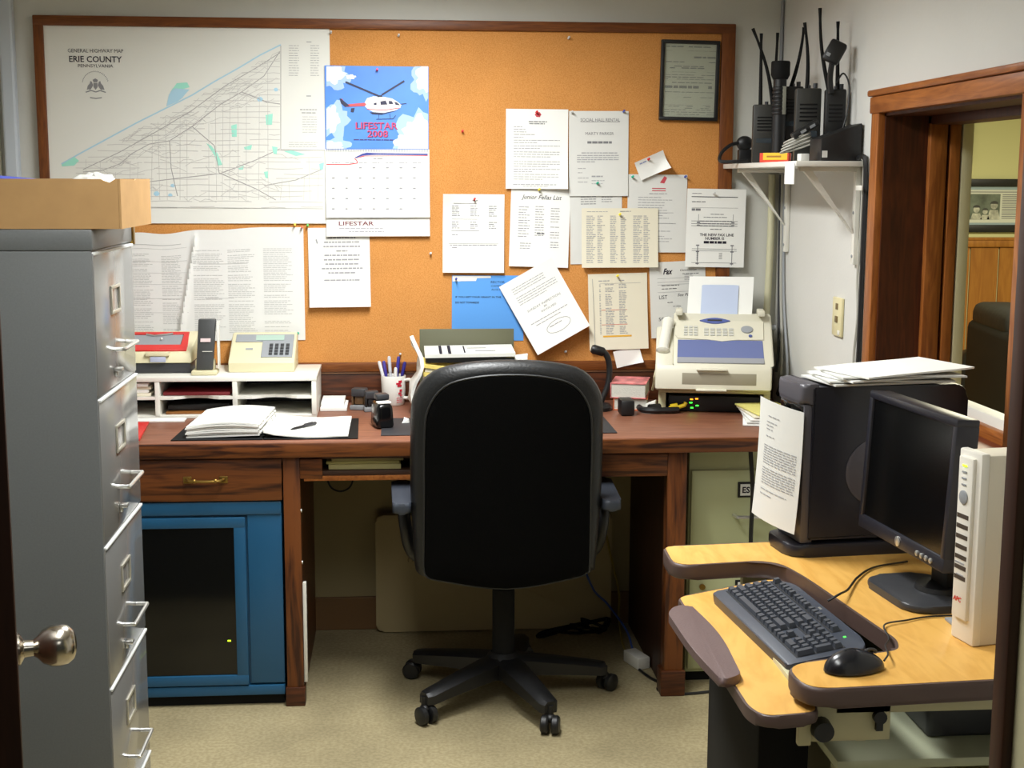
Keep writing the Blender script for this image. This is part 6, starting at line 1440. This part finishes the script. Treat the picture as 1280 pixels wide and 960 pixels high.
# papers lying on the tower
for i in range(5):
    zz = TZ+TWH+.001+i*.006; a = R((4, -6, 9, -3, 12)[i])
    M_ = Matrix.Translation((1.095+i*.008, 3.075-i*.004, zz)) @ Matrix.Rotation(a+R(6), 4, 'Z')
    b = B(); n_ = 10; lo, hi = [], []
    for q in range(n_+1):
        x = -0.145+0.29*q/n_; bow = 0.004*math.sin(PI*q/n_)*(i/4)+(0.010*(q/n_)**3 if i == 4 else 0)
        lo.append((x, bow)); hi.append((x, bow+.004))
    b.prism(lo+hi[::-1], -0.085-i*.006, 0.085, lambda u, v, a_: tuple(M_ @ Vector((u, a_, v))))
    b.done('paper_sheet', (M_PAPERG, M_PAPERG, M_PAPER, M_PAPERG, M_PAPER)[i], None, ('lowest papers of the stack on the dark computer tower', 'second papers of the stack on the dark computer tower', 'middle papers of the stack on the dark computer tower', 'fourth papers of the stack on the dark computer tower', 'topmost printed sheet of the stack on the dark computer tower')[i], 'paper', 'papers on the computer tower', smooth=False)

# flat monitor
mn = thing('computer_monitor', 'black flat computer monitor with a dark screen on the tan table', 'monitor', (1.09, 2.69, TZ), (0, 0, R(-84)))
MW, MH = 0.385, 0.305; mz = 1.050-TZ
Mm = Matrix.Translation((-0.0325, -0.045, mz)) @ Matrix.Rotation(R(-3), 4, 'X')
b = B(); b.box(-MW/2, MW/2, -0.004, 0.045, -MH/2, -MH/2+.030, 0.004, 2, Mm); b.box(-MW/2, MW/2, -0.004, 0.045, MH/2-.017, MH/2, 0.004, 2, Mm); b.box(-MW/2, -MW/2+.017, -0.0035, 0.045, -MH/2+.026, MH/2-.014, 0.003, 2, Mm); b.box(MW/2-.017, MW/2, -0.0035, 0.045, -MH/2+.026, MH/2-.014, 0.003, 2, Mm)
b.done('bezel', M_TOWER, mn, world=False)
b = B(); b.box(-MW/2+.014, MW/2-.014, 0.002, 0.04, -MH/2+.027, MH/2-.015, 0, 1, Mm); b.done('screen', M_SCREEN, mn, world=False)
b = B(); b.box(-MW/2+.03, MW/2-.03, 0.044, 0.065, -MH/2+.04, MH/2-.04, 0.012, 2, Mm); b.done('rear_cover', M_TOWER, mn, world=False)
b = B()
for q in range(4): b.lathe([(0.0055, 0), (0.0055, .003), (0.004, .004)], Mm @ Vector((MW/2-.105+q*.019, -.004, -MH/2+.013)), (0, -1, 0), 12)
b.done('button', M_CHROME, mn, world=False)
b = B(); b.lathe([(0.0105, 0), (0.0105, .002), (0.008, .003)], Mm @ Vector((0.0, -.004, -MH/2+.015)), (0, -1, 0), 20); b.done('maker_badge', M_CHROME, mn, world=False)
b = B(); b.box(-0.035, 0.035, 0.022, 0.055, 0.012, mz, 0.006); b.done('stand_neck', M_BLACK, mn, world=False)
b = B(); b.prism(rpoly([(-0.125, -0.095), (0.115, -0.095), (0.115, 0.07), (-0.125, 0.07)], 0.06, 8), 0.0005, 0.016, lambda u, v, a: (u, v, a), 0.006, 2); b.done('stand_base', M_DKGREY, mn, world=False)
b = B(); b.lathe([(0.0, 0), (0.055, 0), (0.052, .010), (0.0, .012)], (0, 0.03, 0.0165), n=24); b.done('swivel', M_BLACK, mn, world=False)

# uninterruptible power supply
up = thing('power_supply', 'tall beige battery power supply with slots standing at the right end of the table', 'power supply', (1.056, 2.378, TZ), (0, 0, R(10)))
UW, UD, UH = 0.070, 0.175, 0.365
b = B(); b.box(0.010, UD, 0.0, UW, 0.0005, UH-.004, 0.004); b.done('case', mat('ups_beige', (214, 206, 186), 0.45), up, world=False)
b = B(); b.box(-0.004, 0.014, -0.001, UW+.001, 0.0005, UH, 0.004); fr = b.done('front_panel', mat('ups_white', (230, 226, 214), 0.4), up, world=False)
b = B(); b.box(-0.012, -0.003, 0.014, UW-.010, 0.045, UH-.012, 0.003); fc2 = b.done('fascia', mat('ups_white', (230, 226, 214), 0.4), up, world=False)
b = B()
for q in range(7): b.hexa([(-0.0128, 0.020, UH-.128-q*.0195), (-0.0118, 0.020, UH-.128-q*.0195), (-0.0118, 0.056, UH-.128-q*.0195), (-0.0128, 0.056, UH-.128-q*.0195)], [(-0.0128, 0.020, UH-.120-q*.0195), (-0.0118, 0.020, UH-.120-q*.0195), (-0.0118, 0.056, UH-.120-q*.0195), (-0.0128, 0.056, UH-.120-q*.0195)])
b.done('vent_slot', mat('slot_brown', (66, 54, 42), 0.7), fc2, world=False)
b = B(); b.lathe([(0.013, 0), (0.013, .002), (0.010, .003)], (-0.012, 0.038, UH-.088), (-1, 0, 0), 18); b.done('power_button', M_GREYP, fc2, world=False)
for q in range(4):
    b = B(); b.box(-0.0135, -0.0115, 0.032, 0.046, UH-.030-q*.012, UH-.027-q*.012); b.done('status_light', M_LED_Y if q == 0 else M_GREYP, fc2, world=False)
b = B(); add_text(b, 'APC', lambda u, v: (-0.0126, 0.042-u, 0.082+v), 0, 0, 0.028, 0.010, bold=0.04, shear=0.25); b.done('lettering', M_RED, fc2, world=False, smooth=False)
b = B(); b.box(-0.0126, -0.012, 0.026, 0.056, 0.150, 0.153); b.box(-0.0126, -0.012, 0.026, 0.05, 0.128, 0.130); b.done('printed_text', M_INKL, fc2, world=False, smooth=False)
B().box(1.065, 1.15, 2.496, 2.538, TZ+.0005, TZ+.006, 0.001).done('note_pad', M_GREYP, None, 'grey card lying on the table between the monitor and the power supply', 'card')

# ------------------------------------------------------------------ cables and block on the floor
cord('floor_cable', [(0.80, 4.47, 0.004), (0.825, 4.38, 0.004), (0.85, 4.32, 0.004), (0.835, 4.26, 0.004), (0.90, 4.22, 0.004), (1.02, 4.24, 0.004), (1.10, 4.28, 0.004)], 0.005, M_BLACK, 'black cord on the floor in front of the right desk post')
b = B(); b.hexa([(0.765, 4.55, .001), (0.80, 4.45, .001), (0.845, 4.47, .001), (0.81, 4.57, .001)], [(0.765, 4.55, .042), (0.80, 4.45, .042), (0.845, 4.47, .042), (0.81, 4.57, .042)], 0.004); b.done('power_strip', M_WHITEP, None, 'white plug block lying on the floor beside the right desk post', 'plug')
cord('hanging_cable', [(1.12, 4.27, 0.80), (1.13, 4.265, 0.66), (1.128, 4.262, 0.5), (1.135, 4.26, 0.3)], 0.007, M_BLACK, 'black cable hanging in front of the pale green file cabinet')
cord('network_cable', [(0.80, 4.56, 0.035), (0.80, 4.70, 0.06), (0.75, 4.82, 0.12), (0.70, 4.86, 0.17), (0.66, 4.87, 0.3), (0.64, 4.88, 0.6)], 0.004, mat('blue_cable', (52, 82, 160), 0.4), 'blue network cable rising behind the chair to the desk')
cord('network_cable', [(0.78, 4.52, 0.02), (0.785, 4.70, 0.02), (0.80, 4.87, 0.06), (0.80, 4.88, 0.15), (0.765, 4.88, 0.3), (0.72, 4.88, 0.5), (0.66, 4.89, 0.75)], 0.004, mat('yellow_cable', (150, 130, 50), 0.4), 'yellow network cable looping up beside the folded table')
cord('cable_coil', [(-0.28, 4.94, 0.78), (-0.26, 4.94, 0.68), (-0.22, 4.94, 0.62)]+[(-0.22+0.045*math.sin(a), 4.94, 0.575+0.045*math.cos(a)) for a in [q*PI/4 for q in range(10)]], 0.0035, M_DKGREY, 'small coil of dark cable hanging on the wall under the left of the desk', 6)
cord('hanging_cable', [(-0.20, 4.94, 0.80), (-0.16, 4.94, 0.62), (-0.06, 4.94, 0.585), (0.10, 4.94, 0.59), (0.2, 4.94, 0.5)], 0.005, M_BLACKM, 'black cable sagging along the wall under the desk')
B().box(0.0-.155, -0.05, 4.94, 4.968, 0.60, 0.68, 0.004).done('junction_box', M_BLACK, None, 'small black junction box on the wall under the desk', 'box')
b = B()
rr = random.Random(4)
pts = [(0.45+rr.uniform(0, .32), 4.72+rr.uniform(0, .12), 0.02+rr.uniform(0, .06)) for _ in range(16)]
b.tube(bez(pts, 6), 0.0055, 6); b.done('cable_tangle', M_BLACKM, None, 'tangle of black cables on the floor behind the chair', 'cables')

# ------------------------------------------------------------------ the lounge beyond the window
sf = thing('sofa', 'black leather sofa seen through the window from behind', 'sofa', (3.55, 6.9, 0), (0, 0, R(-8)))
b = B(); b.box(-0.30, -0.05, -1.2, 1.1, 0.08, 0.84, 0.05, 3); b.done('back_frame', mat('sofa_back_leather', (20, 20, 20), 0.7, spec=0.2), sf, world=False)
b = B(); b.box(-0.05, 0.62, -1.2, 1.1, 0.08, 0.42, 0.04, 3); b.done('seat_frame', M_LEATHER, sf, world=False)
for i in range(3):
    b = B(); y0 = -1.18+i*.76; b.box(-0.28, -0.02, y0, y0+.74, 0.80, 0.965, 0.06, 4)
    for v in b.bm.verts: v.co.z += 0.02*math.sin(v.co.y*9+i)
    b.done('back_cushion', mat('worn_black_leather', (34, 33, 32), 0.6, spec=0.3, bump=0.3, bscale=18), sf, world=False)
for y in (-1.35, 1.1):
    B().box(-0.30, 0.62, y, y+.16, 0.08, 0.64, 0.05, 3).done('armrest', M_LEATHER, sf, world=False)
b = B()
for x in (-0.25, 0.55):
    for y in (-1.25, 1.15): b.box(x-.03, x+.03, y-.03, y+.03, 0.0, 0.085)
b.done('foot', M_DARKDOOR, sf, world=False)
def framed(name, label, x0, x1, z0, z1, m_, mat_in=None):
    t = thing(name, label, 'picture', ((x0+x1)/2, 9.0, z0)); y1 = 8.999
    b = B(); b.box(x0, x1, y1-.03, y1, z0, z0+.05, .004); b.box(x0, x1, y1-.03, y1, z1-.05, z1, .004); b.box(x0, x0+.04, y1-.03, y1, z0+.05, z1-.05, .004); b.box(x1-.04, x1, y1-.03, y1, z0+.05, z1-.05, .004); b.done('frame', M_BLACK, t)
    return t, B().box(x0+.03, x1-.03, y1-.012, y1-.006, z0+.04, z1-.04).done('mat_board', m_, t, smooth=False)
t, mb = framed('framed_print', 'black framed print with a blue grey mat on the lounge wall', 3.66, 4.48, 1.318, 1.672, mat('blue_grey_mat', (150, 168, 176), 0.7))
y_ = 8.986
def flatq(b, x0, x1, z0, z1, l=0.0): b.poly([(x0, y_-l, z0), (x1, y_-l, z0), (x1, y_-l, z1), (x0, y_-l, z1)])
b = B(); flatq(b, 3.755, 4.385, 1.382, 1.60); b.done('printed_sheet', mat('print_white', (206, 208, 196), 0.7), mb, smooth=False)
b = B(); flatq(b, 3.775, 4.006, 1.403, 1.572, .001); b.done('printed_photo', mat('print_photo_green', (96, 104, 92), 0.7, var=0.5, vscale=14), mb, smooth=False)
b = B()
for cx_, cz_, s_ in ((3.845, 1.47, 1.0), (3.905, 1.455, 0.8), (3.965, 1.495, 1.1)):
    b.poly([(cx_+.022*s_*math.cos(a), y_-.002, cz_+.022*s_*math.sin(a)) for a in [q*PI/6 for q in range(12)]])
    b.poly([(cx_-.04*s_, y_-.002, 1.404), (cx_+.04*s_, y_-.002, 1.404), (cx_+.026*s_, y_-.002, cz_-.026*s_), (cx_-.026*s_, y_-.002, cz_-.026*s_)])
b.done('printed_figure', mat('print_pale', (176, 176, 162), 0.7, var=0.4, vscale=30), mb, smooth=False)
b = B()
for cx_, cz_, s_ in ((3.845, 1.482, 1.0), (3.905, 1.465, 0.8), (3.965, 1.507, 1.1)): b.poly([(cx_+.026*s_*math.cos(a), y_-.003, cz_+.018*s_*math.sin(a)) for a in [q*PI/8 for q in range(9)]])
b.done('printed_helmet', mat('print_dark', (66, 66, 62), 0.7), mb, smooth=False)
b = B(); flatq(b, 3.775, 4.2, 1.583, 1.588, .001)
for q in range(14): flatq(b, 4.02, 4.02+(.32 if q % 4 else .22), 1.565-q*.012, 1.570-q*.012, .001)
b.done('printed_text', M_INK, mb, smooth=False)
t, mb = framed('framed_print', 'tall black framed print, mostly hidden behind the window jamb, above the sofa', 3.20, 3.795, 1.765, 2.10, M_PAPERG)
